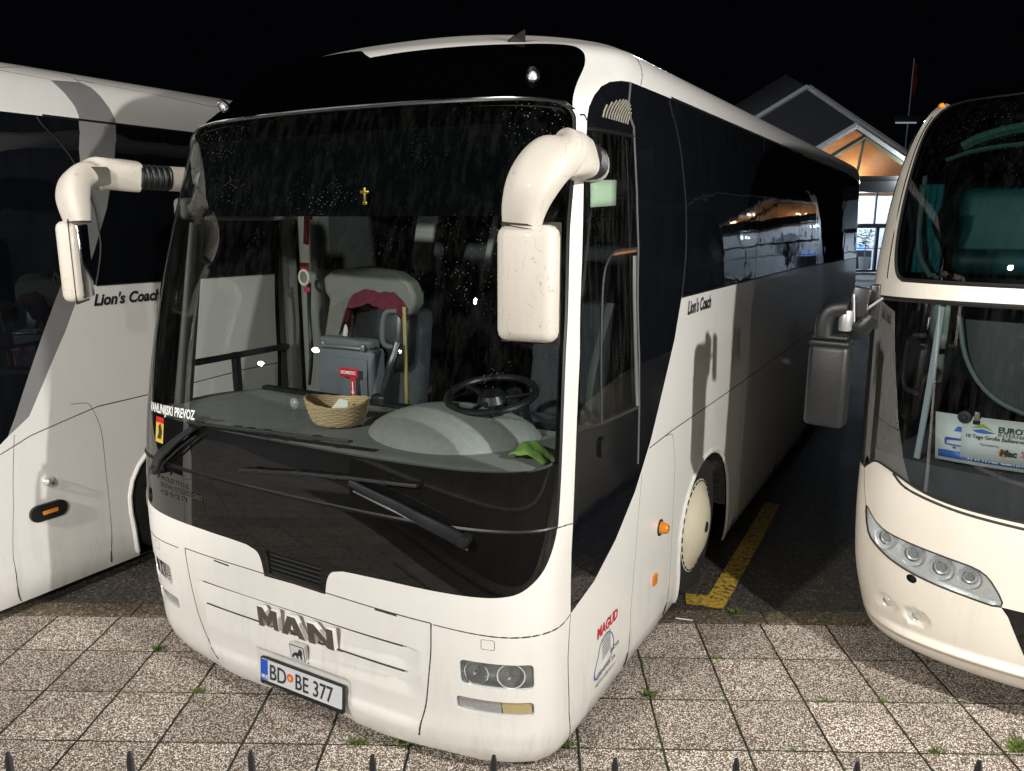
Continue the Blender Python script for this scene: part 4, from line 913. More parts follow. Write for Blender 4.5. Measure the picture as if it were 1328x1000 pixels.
g=MB();M2=Mp@Matrix.Translation((-.065,.006,.0178));g.lathe([(0,.001),(.02,.001),(.021,0)],M=M2,n=24);g.build('registration_seal',mat('seal_red',(.70,.10,.03),.4),lp)
g=MB();g.prism([(-.009,.008),(0,.004),(.009,.008),(.006,-.008),(0,-.012),(-.006,-.008)],.002,M2);g.build('seal_crest',mat('seal_gold',(.75,.55,.15),.4),lp)
# ================= the right-hand coach (taller, round-nosed) =================
nr=coach_frame(empty('touring_coach'),NEO0);tag(nr,'cream high-decker coach at the right edge with four round lamps and a tour sign','coach')
sn=NEO
def symm(P): return [P,mir(P)]
WTOP=[(-1.343,1.12),(-1.30,1.150),(-1.238,1.183),(-1.14,1.165),(-.956,1.100),(-.751,1.069),(-.4,1.055),(0,1.05)]
LW=[(a,b) for a,b in cr(WTOP,4)];LWP=[(-2.6,1.30),(-1.45,1.12)]+LW+[(-a,b) for a,b in LW[::-1][1:]]+[(1.45,1.12),(2.6,1.30),(2.6,1.60),(2.2,1.80),(1.55,1.95),(1.30,2.005),(1.0,2.01),(0,2.015),(-1.0,2.01),(-1.30,2.005),(-1.55,1.95),(-2.2,1.80),(-2.6,1.6)]
UI=cr([(-1.17,2.100),(-1.205,2.125),(-1.235,2.2),(-1.256,2.333),(-1.272,2.615),(-1.280,2.80),(-1.268,2.88),(-1.22,2.945),(-1.12,2.965)],4)
UWP=[(0,2.098)]+[(-.9,2.099)]+UI+[(0,2.985)]+mir(UI)+[(.9,2.099)]
SIDEW=[(-1.44,2.0),(-1.43,2.3),(-1.40,2.7),(-1.36,2.9),(-1.36,3.035),(-12.2,3.035),(-12.2,1.31),(-2.6,1.31),(-2.6,2.0)]
HLN=crc([(-1.287,.935),(-1.258,.80),(-1.171,.739),(-1.056,.697),(-.92,.668),(-.747,.647),(-.594,.640),(-.625,.728),(-.693,.791),(-.825,.812),(-1.005,.831),(-1.13,.848),(-1.206,.879)],3)
FOG=[(-1.141,.462),(-.975,.452)]
def ell(s,v,a,b,n=20,rot=0):
    return [(s+a*math.cos(t)*math.cos(rot)-b*math.sin(t)*math.sin(rot),v+a*math.cos(t)*math.sin(rot)+b*math.sin(t)*math.cos(rot)) for t in np.linspace(0,2*math.pi,n,endpoint=False)]
GR=[(-.594,.640),(-.563,.60),(-.49,.42),(.49,.42),(.563,.60),(.594,.640)]
def ndisp(s,v):
    s=np.asarray(s,float);v=np.asarray(v,float);a=np.abs(s)
    d=.030*np.clip(1-np.abs(v-.335)/.035,0,1)**.8*np.clip((1.35-a)/.3,0,1)     # lip shelf
    for (fs,fv) in FOG:
        r=np.hypot((a+fs)/.062,(v-fv)/.042);d=d-.022*np.clip(1.15-r,0,1)**.7
    return d
ptsN=skin_points(sn,False)
A_,B_=np.meshgrid(np.arange(-1.35,-.3,.02),np.arange(.25,1.15,.018));ptsN+=list(zip(A_.ravel(),B_.ravel()))
archN=lambda sc:[(sc+.56*math.cos(R(a)),.40+.52*math.sin(R(a))) for a in range(0,181,12)]+[(sc-.56,.165),(sc+.56,.165)]
M_uws=glass('upper_screen_glass',(.34,.46,.46),.002,droplets=.1);M_lws=glass('lower_screen_glass',(.80,.87,.86),.005,droplets=.15,ior=2.0)
regs=[('roof_panel',[[(-14,3.03),(14,3.03),(14,5),(-14,5)]],M_head,0,{}),
 ('lower_windscreen',[LWP],M_lws,0,{'glass':1}),('upper_windscreen',[UWP],M_uws,0,{'glass':1}),
 ('side_glazing',[SIDEW],M_sglass,0,{}),('side_glazing#l',[mir(SIDEW)],M_sglass,0,{}),
 ('lamp_recess',[HLN],M_hlc,-.035,{'rim':1}),('lamp_recess#l',[mir(HLN)],M_hlc,-.035,{'rim':1}),('nose_grille',[GR],M_black,-.004,{}),('front_cap',[[(-1.55,3.035),(-1.33,2.975),(-1.27,2.972),(-1.22,2.955),(-1.12,2.965),(0,2.985),(1.12,2.965),(1.22,2.955),(1.27,2.972),(1.33,2.975),(1.55,3.035)]],M_head,0,{}),
 ('tow_eye_hole',[ell(-.987,.652,.026,.022)],M_rub,-.02,{'rim':1}),
 ('arch',[archN(3.9),archN(-3.9),archN(10),archN(-10)],None,0,{'hole':1})]
# side part of the lower screen is opaque black from the corner rearwards
CSG=[(-1.352,1.13),(-1.5,1.13),(-2.65,1.31),(-2.65,2.01),(-1.36,2.01)]
regs.insert(2,('cab_side_glazing',[CSG],M_sglass,0,{}));regs.insert(3,('cab_side_glazing#l',[mir(CSG)],M_sglass,0,{}))
shell_build(nr,sn,regs,ptsN,disp=ndisp,liner=dict(smax=30,v0=.9,d=.03,mat=M_lin),base=('body',M_white2))
g=MB();ribbon(sn,UWP,.02,off=0,h=.004,closed=True,mb=g);ribbon(sn,[(-1.42,2.0),(-1.3,2.003),(-1.0,2.008),(0,2.013),(1.0,2.008),(1.3,2.003),(1.42,2.0)],.022,off=0,h=.004,mb=g)
ribbon(sn,LW,.012,off=0,h=.004,mb=g);g.build('rubber_seal',M_rub,nr)
g=MB()
GV=cr([(-1.125,1.152),(-1.05,1.099),(-.882,1.061),(-.717,1.041),(-.4,1.025),(0,1.02)],4);ribbon(sn,GV,.014,off=0,h=.001,mb=g,disp=ndisp)
ribbon(sn,crc(HLN,1),.008,off=0,h=.002,closed=True,mb=g)
ribbon(sn,[(-1.287,.935),(-1.325,1.04),(-1.345,1.12)],.005,off=0,h=.001,mb=g)
g.build('gap_or_shade_line',M_gap,nr)
g=MB();P=cr([(-1.272,2.10),(-1.286,2.333),(-1.299,2.615),(-1.304,2.80),(-1.290,2.90)],4);ribbon(sn,P,.010,off=.002,h=.003,mb=g);g.build('chrome_trim',M_chrome,nr)
hl=empty('headlight');hl.parent=nr;M_proj=mat('projector_glass',(.25,.27,.28),.05,coat=1)
for i,(a,b,rr) in enumerate(((-1.150,.806,.052),(-.998,.775,.056),(-.860,.748,.055),(-.735,.738,.048))):
    bw=MB();rg_=MB();bu=MB();M=fmat(sn,a,b,-.035)
    bw.lathe([(0.004,.001),(rr*.5,.003),(rr*.8,.012),(rr*.97,.030),(rr*1.03,.032),(rr*1.06,.024),(rr*1.06,0)],M=M,n=30)
    rg_.lathe([(rr*.60,.014),(rr*.64,.024),(rr*.70,.024),(rr*.72,.012)],M=M,n=30)
    bu.lathe([(0,.022),(rr*.25,.021),(rr*.42,.015),(rr*.5,.004)],M=M,n=24)
    bw.build('reflector_ring',M_refl,hl);rg_.build('inner_ring',M_chrome,hl);bu.build('projector',M_proj,hl)
# clear cover
S_=[];
e_=shell_build.__name__
lv=dens(HLN,.05);c_=np.array(lv).mean(0)
V=[tuple(sn.pos(*c_)+sn.nor(*c_)*.004)];F=[]
for k_ in (.5,1.0):
    for a,b in lv: p=c_+(np.array((a,b))-c_)*k_;V.append(tuple(sn.pos(*p)-sn.nor(*p)*(.0 if k_<1 else .002)))
n_=len(lv)
for i in range(n_): F.append((0,1+i,1+(i+1)%n_));F.append((1+i,1+n_+i,1+n_+(i+1)%n_,1+(i+1)%n_))
mk('lamp_cover',V,F,M_lens,hl)
for i,(a,b) in enumerate(FOG):
    e=empty('fog_light');e.parent=nr;M=fmat(sn,a,b,-.024)
    g=MB();g.lathe([(0,.002),(.022,.004),(.032,.014),(.035,.0)],M=M,n=24);g.build('reflector',M_refl,e)
    g=MB();g.lathe([(0,.020),(.018,.018),(.030,.010),(.034,.0)],M=M,n=24);g.build('lens',M_lens,e)
yw=3.9-sn.side0+sn.D
for q in (1,-1): wheel(nr,1.2*q,yw,.48,.48,q,False);wheel(nr,1.2*q,yw+6.1,.48,.48,q,False)
g=MB()
for q in (1,-1):
    for yy in (yw,yw+6.1): g.box((.80*q,yy,.5),(.02,1.3,.8));g.box((1.02*q,yy,.93),(.44,1.2,.02))
g.box((0,2.0,.22),(2.2,1.6,.06));g.box((0,6.6,.22),(2.3,4.2,.06));g.box((0,10.9,.22),(2.2,1.8,.06));g.build('underbody',M_dark,nr)
# inside: dash, seats, curtain, bar
M_teal=mat('teal_curtain',(.03,.26,.30),.9,var=.5,vscale=12,stretch=(6,6,.6),bump=.3);M_tseat=mat('dark_teal_leather',(.012,.055,.06),.5,bump=.1)
M_pale=mat('pale_green_trim',(.42,.50,.44),.7)
V=[];F=[];nx=30
for i in range(nx+1):
    s_=-1.30+2.6*i/nx;p0=sn.pos(s_,1.235)-sn.nor(s_,1.235)*.03;q0=sn.pos(s_,.9)-sn.nor(s_,.9)*.05
    V+=[tuple(q0),tuple(p0),(p0[0]*.97,p0[1]+.10,p0[2]+.015),(p0[0]*.9,1.0,1.24)]
for i in range(nx):
    for j in range(3): a=i*4+j;F.append((a,a+4,a+5,a+1))
mk('dashboard',V,F,mat('slate_dash',(.10,.10,.115),.6,var=.2),nr)
def S3n(s,v,o=0): return tuple(sn.pos(s,v)-sn.nor(s,v)*o)
g=MB();g.loft([S3n(-.975,2.0,.04),S3n(-1.0,1.6,.04),S3n(-1.030,1.25,.04)],[.016]*3,[.008]*3,n=8,sub=5,sq=4);g.build('screen_bar',mat('pale_bar',(.45,.5,.55),.4),nr)
g=MB();P=[S3n(-.955,1.96,.20),S3n(-.90,1.75,.22),S3n(-.78,1.60,.24),S3n(-.6,1.52,.26),S3n(-.3,1.47,.3),S3n(0,1.46,.3)];g.loft(P,[.016]*6,[.012]*6,n=8,sub=6);g.build('cab_arch_rail',mat('grey_teal_rail',(.20,.25,.25),.5),nr)
V=[];F=[];out=cr([(-.97,2.0),(-.93,1.77),(-.81,1.62),(-.6,1.535),(-.3,1.49),(.3,1.49)],5)
for a,b in out: V+=[S3n(a,b,.24),S3n(a,2.02,.24)]
F=[(2*i,2*i+2,2*i+3,2*i+1) for i in range(len(out)-1)];mk('cab_blind',V,F,mat('dark_teal_blind',(.006,.012,.014),.5),nr)
g=MB();g.loft([(-1.03,.60,1.80),(-1.10,.56,1.78),(-1.11,.55,1.55),(-1.04,.60,1.49)],[.014]*4,n=10,sub=6);g.build('grab_handle',M_alu,nr)
g=MB();g.box((-1.16,.70,1.6),(.05,.10,.8),bev=.02);g.box((-.98,.95,1.75),(.10,.10,.5),bev=.02);g.build('cab_pillar',M_lgrey,nr)
g=MB();g.box((0,1.55,2.09),(2.1,2.0,.03));g.box((0,3.0,2.6),(2.3,.04,1.0));g.box((0,1.4,.95),(2.3,1.6,.04));g.box((0,1.6,1.5),(2.3,.03,1.2));g.build('cabin_floor',M_dark,nr)
for x in (-.70,-.05,.62):
    e=empty('front_seat',(x,1.05,2.15));e.parent=nr
    g=MB();g.box((0,.0,.20),(.50,.16,.42),bev=.07,rx=R(-8));g.build('backrest',M_tseat,e);g=MB();g.box((0,-.26,.03),(.5,.5,.12),bev=.05);g.build('seat_cushion',M_tseat,e)
g=MB()
for k_ in range(7):
    x=-1.02+.022*k_;w=(.0 if 1 else 0)
    xx=-1.07+.015*(k_-3);g.loft([(xx,.52+.010*(k_%2),2.56),(xx+.001*(3-k_),.53+.01*(k_%2),2.46),(-1.075+.006*(k_-3),.52,2.36),(-1.06+.016*(k_-3),.52+.01*(k_%2),2.25),(-1.06+.017*(k_-3),.52+.01*(k_%2),2.13)],[.011,.011,.006,.012,.013],n=8,sub=5)
g.build('curtain',M_teal,nr)
g=MB();g.loft([S3n(-1.235,2.62,.06),S3n(-1.19,2.40,.06),S3n(-1.15,2.24,.06),S3n(-1.06,2.125,.06)],[.012]*4,n=8,sub=6);g.build('upper_wiper_arm',mat('grey_arm',(.22,.22,.2),.5),nr)
g=MB();P=[S3n(-1.10,2.80,.12),S3n(-1.0,2.85,.12),S3n(-.8,2.89,.12),S3n(-.5,2.91,.12),S3n(0,2.91,.12)];g.loft(P,[.045]*5,[.03]*5,n=8,sub=5);P=[S3n(-1.16,2.72,.1),S3n(-1.0,2.76,.1),S3n(-.8,2.78,.1),S3n(-.5,2.79,.1),S3n(0,2.79,.1)];g.loft(P,[.02]*5,[.012]*5,n=8,sub=5);g.build('roof_trim',mat('green_grey_trim',(.10,.22,.18),.6),nr)
# tour signs behind the glass
def sg_panel(root,P,m,name,off): 
    V=[];n_=12
    (a,b),(c,d),(e,f),(g_,h)=P
    for j in range(3):
        for i in range(n_+1):
            t=i/n_;u=j/2;s_=(a*(1-t)+c*t)*(1-u)+(g_*(1-t)+e*t)*u;v_=(b*(1-t)+d*t)*(1-u)+(h*(1-t)+f*t)*u;V.append(S3n(s_,v_,off))
    o=mk(name,V,[(j*(n_+1)+i,j*(n_+1)+i+1,(j+1)*(n_+1)+i+1,(j+1)*(n_+1)+i) for j in range(2) for i in range(n_)],m,root)
    md=o.modifiers.new('t','SOLIDIFY');md.thickness=.003;md.offset=-1;return o
M_pap=mat('white_sign_card',(.80,.81,.80),.6);M_sb=mat('sign_blue',(.03,.16,.55),.5);M_sg=mat('sign_green',(.32,.45,.02),.5)
def ntext(root,txt,s0,v0,size,m,off,slope=.04,**k):
    V,F=glyphs(txt,size,**k);V=V.copy();V[:,1]+=V[:,0]*slope
    s=s0+V[:,0];v=v0+V[:,1];P=sn.pos(s,v)-sn.nor(s,v)*off;mk('lettering',P,F,m,root,smooth=False)
def npoly(root,P,m,off,name): P=np.array(P);mk(name,sn.pos(P[:,0],P[:,1])-sn.nor(P[:,0],P[:,1])*off,[tuple(range(len(P)))],m,root,smooth=False)
s1=thing('tour_sign','wide white tour board with a blue web address behind the right coach windscreen','sign',NEO0)
sg_panel(s1,[(-.939,1.272),(.10,1.29),(.10,1.52),(-.956,1.494)],M_pap,'board',.032)
sg_panel(s1,[(-.925,1.288),(.08,1.306),(.08,1.340),(-.927,1.322)],M_sb,'blue_strip',.027)
ntext(s1,'www.dreamholidays.me',-.80,1.299,.040,M_wtxt,.022,slope=.018,bold=.001,sx=1.05)
npoly(s1,[(-.892,1.372),(-.895,1.355),(-.80,1.355),(-.80,1.349),(-.90,1.349),(-.903,1.378),(-.895,1.385),(-.80,1.387),(-.80,1.380)],M_blue,.026,'boat_outline')
npoly(s1,[(-.865,1.345),(-.85,1.345),(-.853,1.335),(-.862,1.335)],M_blue,.026,'boat_keel')
npoly(s1,[(-.865,1.418),(-.81,1.420),(-.805,1.442),(-.85,1.442)],M_sb,.026,'sail');npoly(s1,[(-.835,1.38),(-.81,1.38),(-.806,1.475),(-.815,1.46)],M_blue,.026,'mast')
s2=thing('tour_paper','white operator sheet clipped over the tour board in the right coach','sign',NEO0)
sg_panel(s2,[(-.826,1.305),(-.10,1.318),(-.10,1.512),(-.832,1.490)],M_pap,'sheet',.020)
npoly(s2,[(-.793,1.446),(-.745,1.474),(-.70,1.445),(-.745,1.456)],M_sg,.016,'green_peak');npoly(s2,[(-.788,1.438),(-.745,1.449),(-.69,1.436),(-.74,1.428),(-.77,1.430)],M_sb,.016,'blue_wave')
ntext(s2,'EUROTOURS',-.683,1.444,.036,M_ktxt,.014,slope=.03,bold=.0012);ntext(s2,'INTERNATIONAL',-.683,1.424,.024,M_ktxt,.014,slope=.03,sx=1.1)
ntext(s2,'10 Tage Große Balkanrundreise',-.812,1.402,.024,M_ktxt,.014,slope=.025,sx=.95,bold=.0004);ntext(s2,'Operated by',-.75,1.374,.015,M_ktxt,.014,slope=.02)
sun=[];
for i in range(24): t=2*math.pi*i/24;r_=.022*(1 if i%2 else .72);sun.append((-.655+r_*math.cos(t),1.352+r_*math.sin(t)))
npoly(s2,sun,mat('sun_orange',(.75,.28,.02),.5),.016,'sun_mark')
ntext(s2,'Mac',-.668,1.342,.040,M_ktxt,.013,slope=.02,bold=.002,shear=.1);ntext(s2,'Sun',-.590,1.348,.040,M_red,.013,slope=.02,shear=.2)
cl=thing('bulldog_clip','small clip holding the operator sheet to the tour board','clip',NEO0)
p_=S3n(-.772,1.50,.016);g=MB();g.box(p_,(.022,.016,.05),bev=.004);g.build('clip_lever',mat('brass_clip',(.45,.42,.32),.4,.6),cl);g=MB();g.box((p_[0],p_[1],p_[2]-.024),(.028,.02,.018),bev=.002);g.build('clip_jaw',M_rub,cl)
su=thing('suction_cup','round suction cup on the right coach windscreen above the tour board','suction cup',NEO0)
M=fmat(sn,-.822,1.492,-.010);g=MB();g.lathe([(0,.006),(.012,.006),(.014,.001),(.028,.0),(.03,-.004)],M=M,n=26);g.build('cup',M_rub,su)
# mirror of the right-hand coach
mm_=empty('mirror_arm');mm_.parent=nr;kk=.92;mm_.scale=(kk,)*3;mm_.location=((1-kk)*(2.5676-3.475),(1-kk)*(-2.4406-1.55),(1-kk)*CH)
def nl(x,y,z): return (x-3.475,y-1.55,z)
g=MB();g.lathe([(.0,-.215),(.075,-.215),(.098,-.20),(.105,-.17),(.108,.17),(.104,.205),(.09,.215),(0,.216)],c=nl(2.025,1.9,1.545),n=4*7)
g=MB();g.box(nl(2.025,1.90,1.54),(.205,.13,.44),bev=.035,rz=R(-8));g.build('mirror_head',M_plas2,mm_)
g=MB();g.box(nl(2.025,1.90,1.765),(.200,.125,.03),bev=.012,rz=R(-8));g.box(nl(2.025,1.90,1.795),(.175,.11,.025),bev=.010,rz=R(-8));g.build('head_collar',M_plas2,mm_)
g=MB();g.loft([nl(1.985,1.90,1.80),nl(1.985,1.90,1.87),nl(2.01,1.90,1.925),nl(2.07,1.90,1.945),nl(2.09,1.90,1.945)],[.045,.045,.045,.042,.040],[.06]*5,n=16,sub=6,up=(0,1,0),sq=3);g.build('elbow',M_plas2,mm_)
g=MB();M=Matrix.Translation(nl(2.085,1.88,1.885));g.lathe([(0,-.052),(.030,-.052),(.033,-.046),(.033,.046),(.030,.052),(0,.052)],M=M,n=24);g.build('hinge_barrel',mat('matt_silver',(.42,.42,.43),.4,.6),mm_)
g=MB();g.box(nl(2.13,1.95,1.955),(.09,.05,.20),bev=.012,ry=R(10));g.box(nl(2.20,2.02,1.95),(.05,.05,.23),bev=.01);g.build('bracket',mat('worn_black_bracket',(.05,.05,.052),.3,.5,rvar=.15),mm_)
g=MB();g.loft([nl(2.12,1.90,1.80),nl(2.16,1.88,1.84),nl(2.21,1.88,1.91)],[.022,.045,.030],[.016]*3,n=12,sub=6,up=(0,1,0));g.build('lower_strut',M_plas,mm_)
g=MB();g.loft([nl(2.10,1.93,1.88),nl(2.24,1.98,2.00)],[.008,.008],n=8,sub=1);g.loft([nl(2.11,1.90,2.02),nl(2.13,1.9,1.80)],[.007]*2,n=8,sub=1);g.build('brace_rod',M_alu,mm_)
for q in (-1,1):
    M=fmat(sn,q*1.285,2.955);g=MB();g.lathe([(0,.02),(.012,.016),(.016,0)],M=M,n=16);g.build('marker_light',M_amber,nr)
# ================= station hall behind =================
F0=np.array([math.sin(YAW),math.cos(YAW),0.]);R0=np.array([math.cos(YAW),-math.sin(YAW),0.])
def B3(x,d,z): v=R0*x+F0*d;return (v[0],v[1],z)
M_roof=None
def roof_mat():
    m,t,o=nt('corrugated_roof_sheet');p=N(t,'ShaderNodeBsdfPrincipled');L(t,p.outputs[0],o.inputs[0]);p.inputs['Base Color'].default_value=(.07,.07,.075,1);p.inputs['Roughness'].default_value=.5;p.inputs['Metallic'].default_value=.2;return m
M_roof=roof_mat();M_fascia=mat('pale_metal_fascia',(.75,.80,.86),.5,var=.2);M_olive=mat('olive_steel_frame',(.17,.17,.11),.5);M_steel=mat('dark_steel_beam',(.05,.05,.052),.5,var=.3)
M_wood=mat('varnished_board_ceiling',(.62,.33,.16),.6,c2=(.50,.25,.12),vscale=3,stretch=(1,8,8));M_frame=mat('blue_grey_window_frame',(.05,.065,.085),.5)
M_wall=mat('pale_plaster',(.60,.60,.60),.8,var=.2,vscale=1.2)
M_bglass=glass('hall_glass',(.82,.88,.92),.012,droplets=0)
hall=empty('station_hall',B3(18,37,0));tag(hall,'station hall with stepped corrugated gables and a lit glass front','building')
hall.matrix_world=Matrix(((R0[0],F0[0],0,B3(0,0,0)[0]),(R0[1],F0[1],0,B3(0,0,0)[1]),(0,0,1,0),(0,0,0,1)))
Mh=hall.matrix_world.copy()
# local coordinates: x to the right, y = distance, z up
def corr(P00,P10,P11,P01,n,amp=.16):
    """sheet with ridges running P00->P01"""
    P00,P10,P11,P01=[np.array(p,float) for p in (P00,P10,P11,P01)];nn=np.cross(P10-P00,P01-P00);nn/=np.linalg.norm(nn)
    V=[];F=[]
    for i in range(n*4+1):
        t=i/(n*4);o=nn*(amp if (i%4) in (1,2) else 0);V+=[tuple(P00*(1-t)+P10*t+o),tuple(P01*(1-t)+P11*t+o)]
    for i in range(n*4): F.append((2*i,2*i+2,2*i+3,2*i+1))
    return V,F
def beam(g,a,b,w=.12,h=.12):
    a=np.array(a,float);b=np.array(b,float);g.loft([tuple(a),tuple(b)],[w]*2,[h]*2,n=4,sub=1,up=(0,1,.01))
# front gable apex (15.44,37,6.64); second (15.3,43,9.15); back (17.1,52,11.3)
def pair(ax,az,y0,bx,bz,y1,run,drop,name,n):
    # left slope from ridge a->b down by (run,drop)
    V,F=corr((ax,y0,az),(bx,y1,bz),(bx-run,y1,bz-drop),(ax-run,y0,az-drop),n);mk(name,V,F,M_roof,hall,smooth=False)
    V,F=corr((ax,y0,az),(bx,y1,bz),(bx+run,y1,bz-drop),(ax+run,y0,az-drop),n);mk(name,V,F,M_roof,hall,smooth=False)
pair(15.44,6.66,37,15.28,9.0,43,7.5,4.55,'roof',26)
pair(15.26,9.15,43,17.1,11.3,52,8.5,5.15,'roof',26)
for (ax,y,az,run,drop,w) in ((15.44,36.9,6.64,7.5,4.55,.13),(15.26,42.9,9.2,8.5,5.15,.17)):
    for q in (-1,1): g=MB();beam(g,(ax,y,az),(ax+q*run,y,az-drop),w,w);g.build('roof_fascia',M_fascia,hall)
g=MB();beam(g,(14.9,42.5,8.55),(13.3,42.5,7.58),.10,.10);beam(g,(12.9,42.6,7.35),(11.8,42.6,6.7),.10,.10);g.build('roof_light_strip',mat('skylight_edge',(.55,.62,.72),.4),hall)
g=MB();beam(g,(15.97,37.2,6.17),(11.0,37.2,3.15),.13,.13);beam(g,(15.97,37.2,6.17),(21.5,37.2,2.85),.13,.13)
beam(g,(15.97,37.2,6.1),(15.75,37.2,4.45),.07,.07);beam(g,(18.1,37.2,5.0),(18.1,37.2,4.45),.06,.06);beam(g,(13.6,37.2,4.75),(13.6,37.2,4.45),.06,.06);g.build('gable_frame',M_olive,hall)
# gable boards, lit by the hall lamps
g=MB();g.add([(10.2,38.2,3.6),(20.8,38.2,3.6),(15.5,38.2,6.85)],[(0,1,2)]);g.build('gable_boarding',M_wood,hall,smooth=False)
g=MB();g.add([(9,37.25,4.45),(23,37.25,4.45),(22,37.25,4.5),(15.97,37.25,6.15),(10,37.25,4.5)],[(0,1,2,3,4)]);g.build('gable_pane',M_bglass,hall,smooth=False)
g=MB();g.box((16,37.1,4.08),(16,.5,.72));g.box((16,36.8,4.32),(16,.2,.10));g.build('lintel_beam',M_steel,hall)
g=MB()
for i in range(30): x=8.4+.52*i;g.box((x,37.1,3.0+.0),(.06,.10,1.45)) if i%2==0 else None
g.box((16,37.1,2.22),(16,.16,.20));g.box((16,37.1,.16),(16,.16,.10));g.box((16,37.1,1.2),(16,.06,.05))
for x in (8.5,10.6,12.7,14.8,16.9,17.65,19.0,21.1,23.2): g.box((x,37.1,1.2),(.13,.14,2.1))
g.build('window_frame',M_frame,hall)
g=MB();g.add([(8,37.05,.1),(24,37.05,.1),(24,37.05,3.72),(8,37.05,3.72)],[(0,1,2,3)]);g.build('glazing',M_bglass,hall,smooth=False)
# inside: back wall with arch, floor, ceiling
g=MB();g.box((16,41.6,2.0),(16,.1,4.0));g.box((8,39.5,2),(.1,5,4));g.box((24,39.5,2),(.1,5,4));g.build('inner_wall',M_wall,hall)
g=MB();g.add([(15.4,41.5,1.2)]+[(16.25+.85*math.cos(R(a)),41.5,2.3+.85*math.sin(R(a))) for a in range(180,-1,-12)]+[(17.1,41.5,1.2)],[tuple(range(18))]);g.build('inner_arch',mat('grey_arch_recess',(.16,.17,.19),.7),hall,smooth=False)
g=MB();g.box((16,39.3,3.95),(16,4.6,.06));g.build('inner_ceiling',M_wall,hall)
g=MB();g.box((16,39.3,.05),(16,4.6,.06));g.build('inner_floor',mat('hall_floor_tiles',(.35,.36,.38),.25),hall)
def hlamp(loc,p,c,r=.1):
    l=bpy.data.lights.new('hall_or_fill_light','POINT');l.energy=p;l.color=c;l.shadow_soft_size=r;o=bpy.data.objects.new('hall_or_fill_light',l);COL.objects.link(o);o.location=Mh@Vector(loc)
for x in (10,13.5,17,20.5): hlamp((x,39.3,3.4),420,(.74,.86,1))
for x in (12.6,16,19.4): hlamp((x,37.6,4.62),70,(1,.72,.45))
hlamp((7,33,12),900,(.8,.88,1),.2)  # unseen lamp added outside the hall to bring out the roof sheets
hlamp((13.8,37.9,5.2),60,(.7,.85,1))
def hthing(name,label,cat,loc,group=None):
    e=empty(name);e.matrix_world=Mh@Matrix.Translation(loc);tag(e,label,cat,group);return e
M_led=mat('white_lamp_face',(1,1,1),.4,emis=(.75,.9,1),est=60)
fl=hthing('gable_floodlight','bright white floodlight under the orange gable of the station hall','lamp',(17.92,36.75,4.43))
g=MB();g.box((0,0,0),(.26,.10,.18),bev=.02);g.build('lamp_housing',M_steel,fl);g=MB();g.box((0,-.056,0),(.20,.012,.12));g.build('lamp_face',M_led,fl);hlamp((17.92,36.4,4.35),160,(.8,.92,1),.12)
M_tube=mat('lit_tube',(1,1,1),.4,emis=(.8,.9,1),est=14)
for i,x in enumerate((11.0,14.0,16.9,20.3)):
    e=hthing('ceiling_lamp',('white tube lamp under the hall ceiling, %s'%('farthest left','left of the arch','above the arch','farthest right')[i]) ,'lamp',(x,39.2,3.8),'tube lamps under the hall ceiling')
    g=MB();g.box((0,0,.03),(1.3,.12,.05));g.build('lamp_housing',M_wall,e);g=MB();g.box((0,0,0),(1.2,.08,.03));g.build('tube',M_tube,e)
pl=hthing('potted_plant','leafy potted plant behind the lower hall glass','plant',(16.9,38.2,1.25))
g=MB();random.seed(8)
for i in range(160):
    a=random.uniform(0,6.28);r_=random.uniform(.05,.5);z=random.uniform(-.1,.8);x,y=r_*math.cos(a),r_*.5*math.sin(a);s_=.10
    M=Matrix.Translation((x,y,z))@Matrix.Rotation(random.uniform(0,6.28),4,'Z')@Matrix.Rotation(random.uniform(-1,1),4,'X');g.add([tuple(M@Vector(p)) for p in ((0,-s_*.4,0),(s_,0,.02),(0,s_*.4,0),(-s_*.7,0,0))],[(0,1,2,3)])
g.build('leaves',mat('plant_leaf',(.05,.14,.04),.6,var=.5,vscale=5),pl);g=MB();g.lathe([(0,-1.1),(.2,-1.1),(.28,-.5),(0,-.5)],n=16);g.lathe([(.03,-.5),(.02,.5)],n=8);g.build('pot',mat('grey_pot',(.2,.2,.2),.6),pl)
kc=hthing('hall_counter','dark counter with blue screens behind the lower hall glass','counter',(16.6,38.8,.1))
g=MB();g.box((0,0,.5),(1.6,.5,.9),bev=.02);g.build('counter_body',M_frame,kc);g=MB();g.box((-.3,-.1,1.12),(.35,.04,.26));g.box((.3,-.1,1.1),(.35,.04,.24));g.build('screen',mat('blue_screen',(.1,.2,.6),.4,emis=(.15,.35,1),est=3),kc)
ns=hthing('neon_sign','small magenta and blue neon sign in the hall window','sign',(21.5,36.8,1.3))
g=MB();g.box((0,0,0),(1.1,.05,.10));g.box((0,0,.16),(.7,.05,.05));g.build('neon_tube',mat('magenta_neon',(.8,.1,.6),.4,emis=(1,.1,.7),est=8),ns);g=MB();g.box((.25,0,.5),(.5,.05,.12),ry=R(-25));g.build('blue_tube',mat('blue_neon',(.1,.3,.9),.4,emis=(.2,.45,1),est=8),ns)
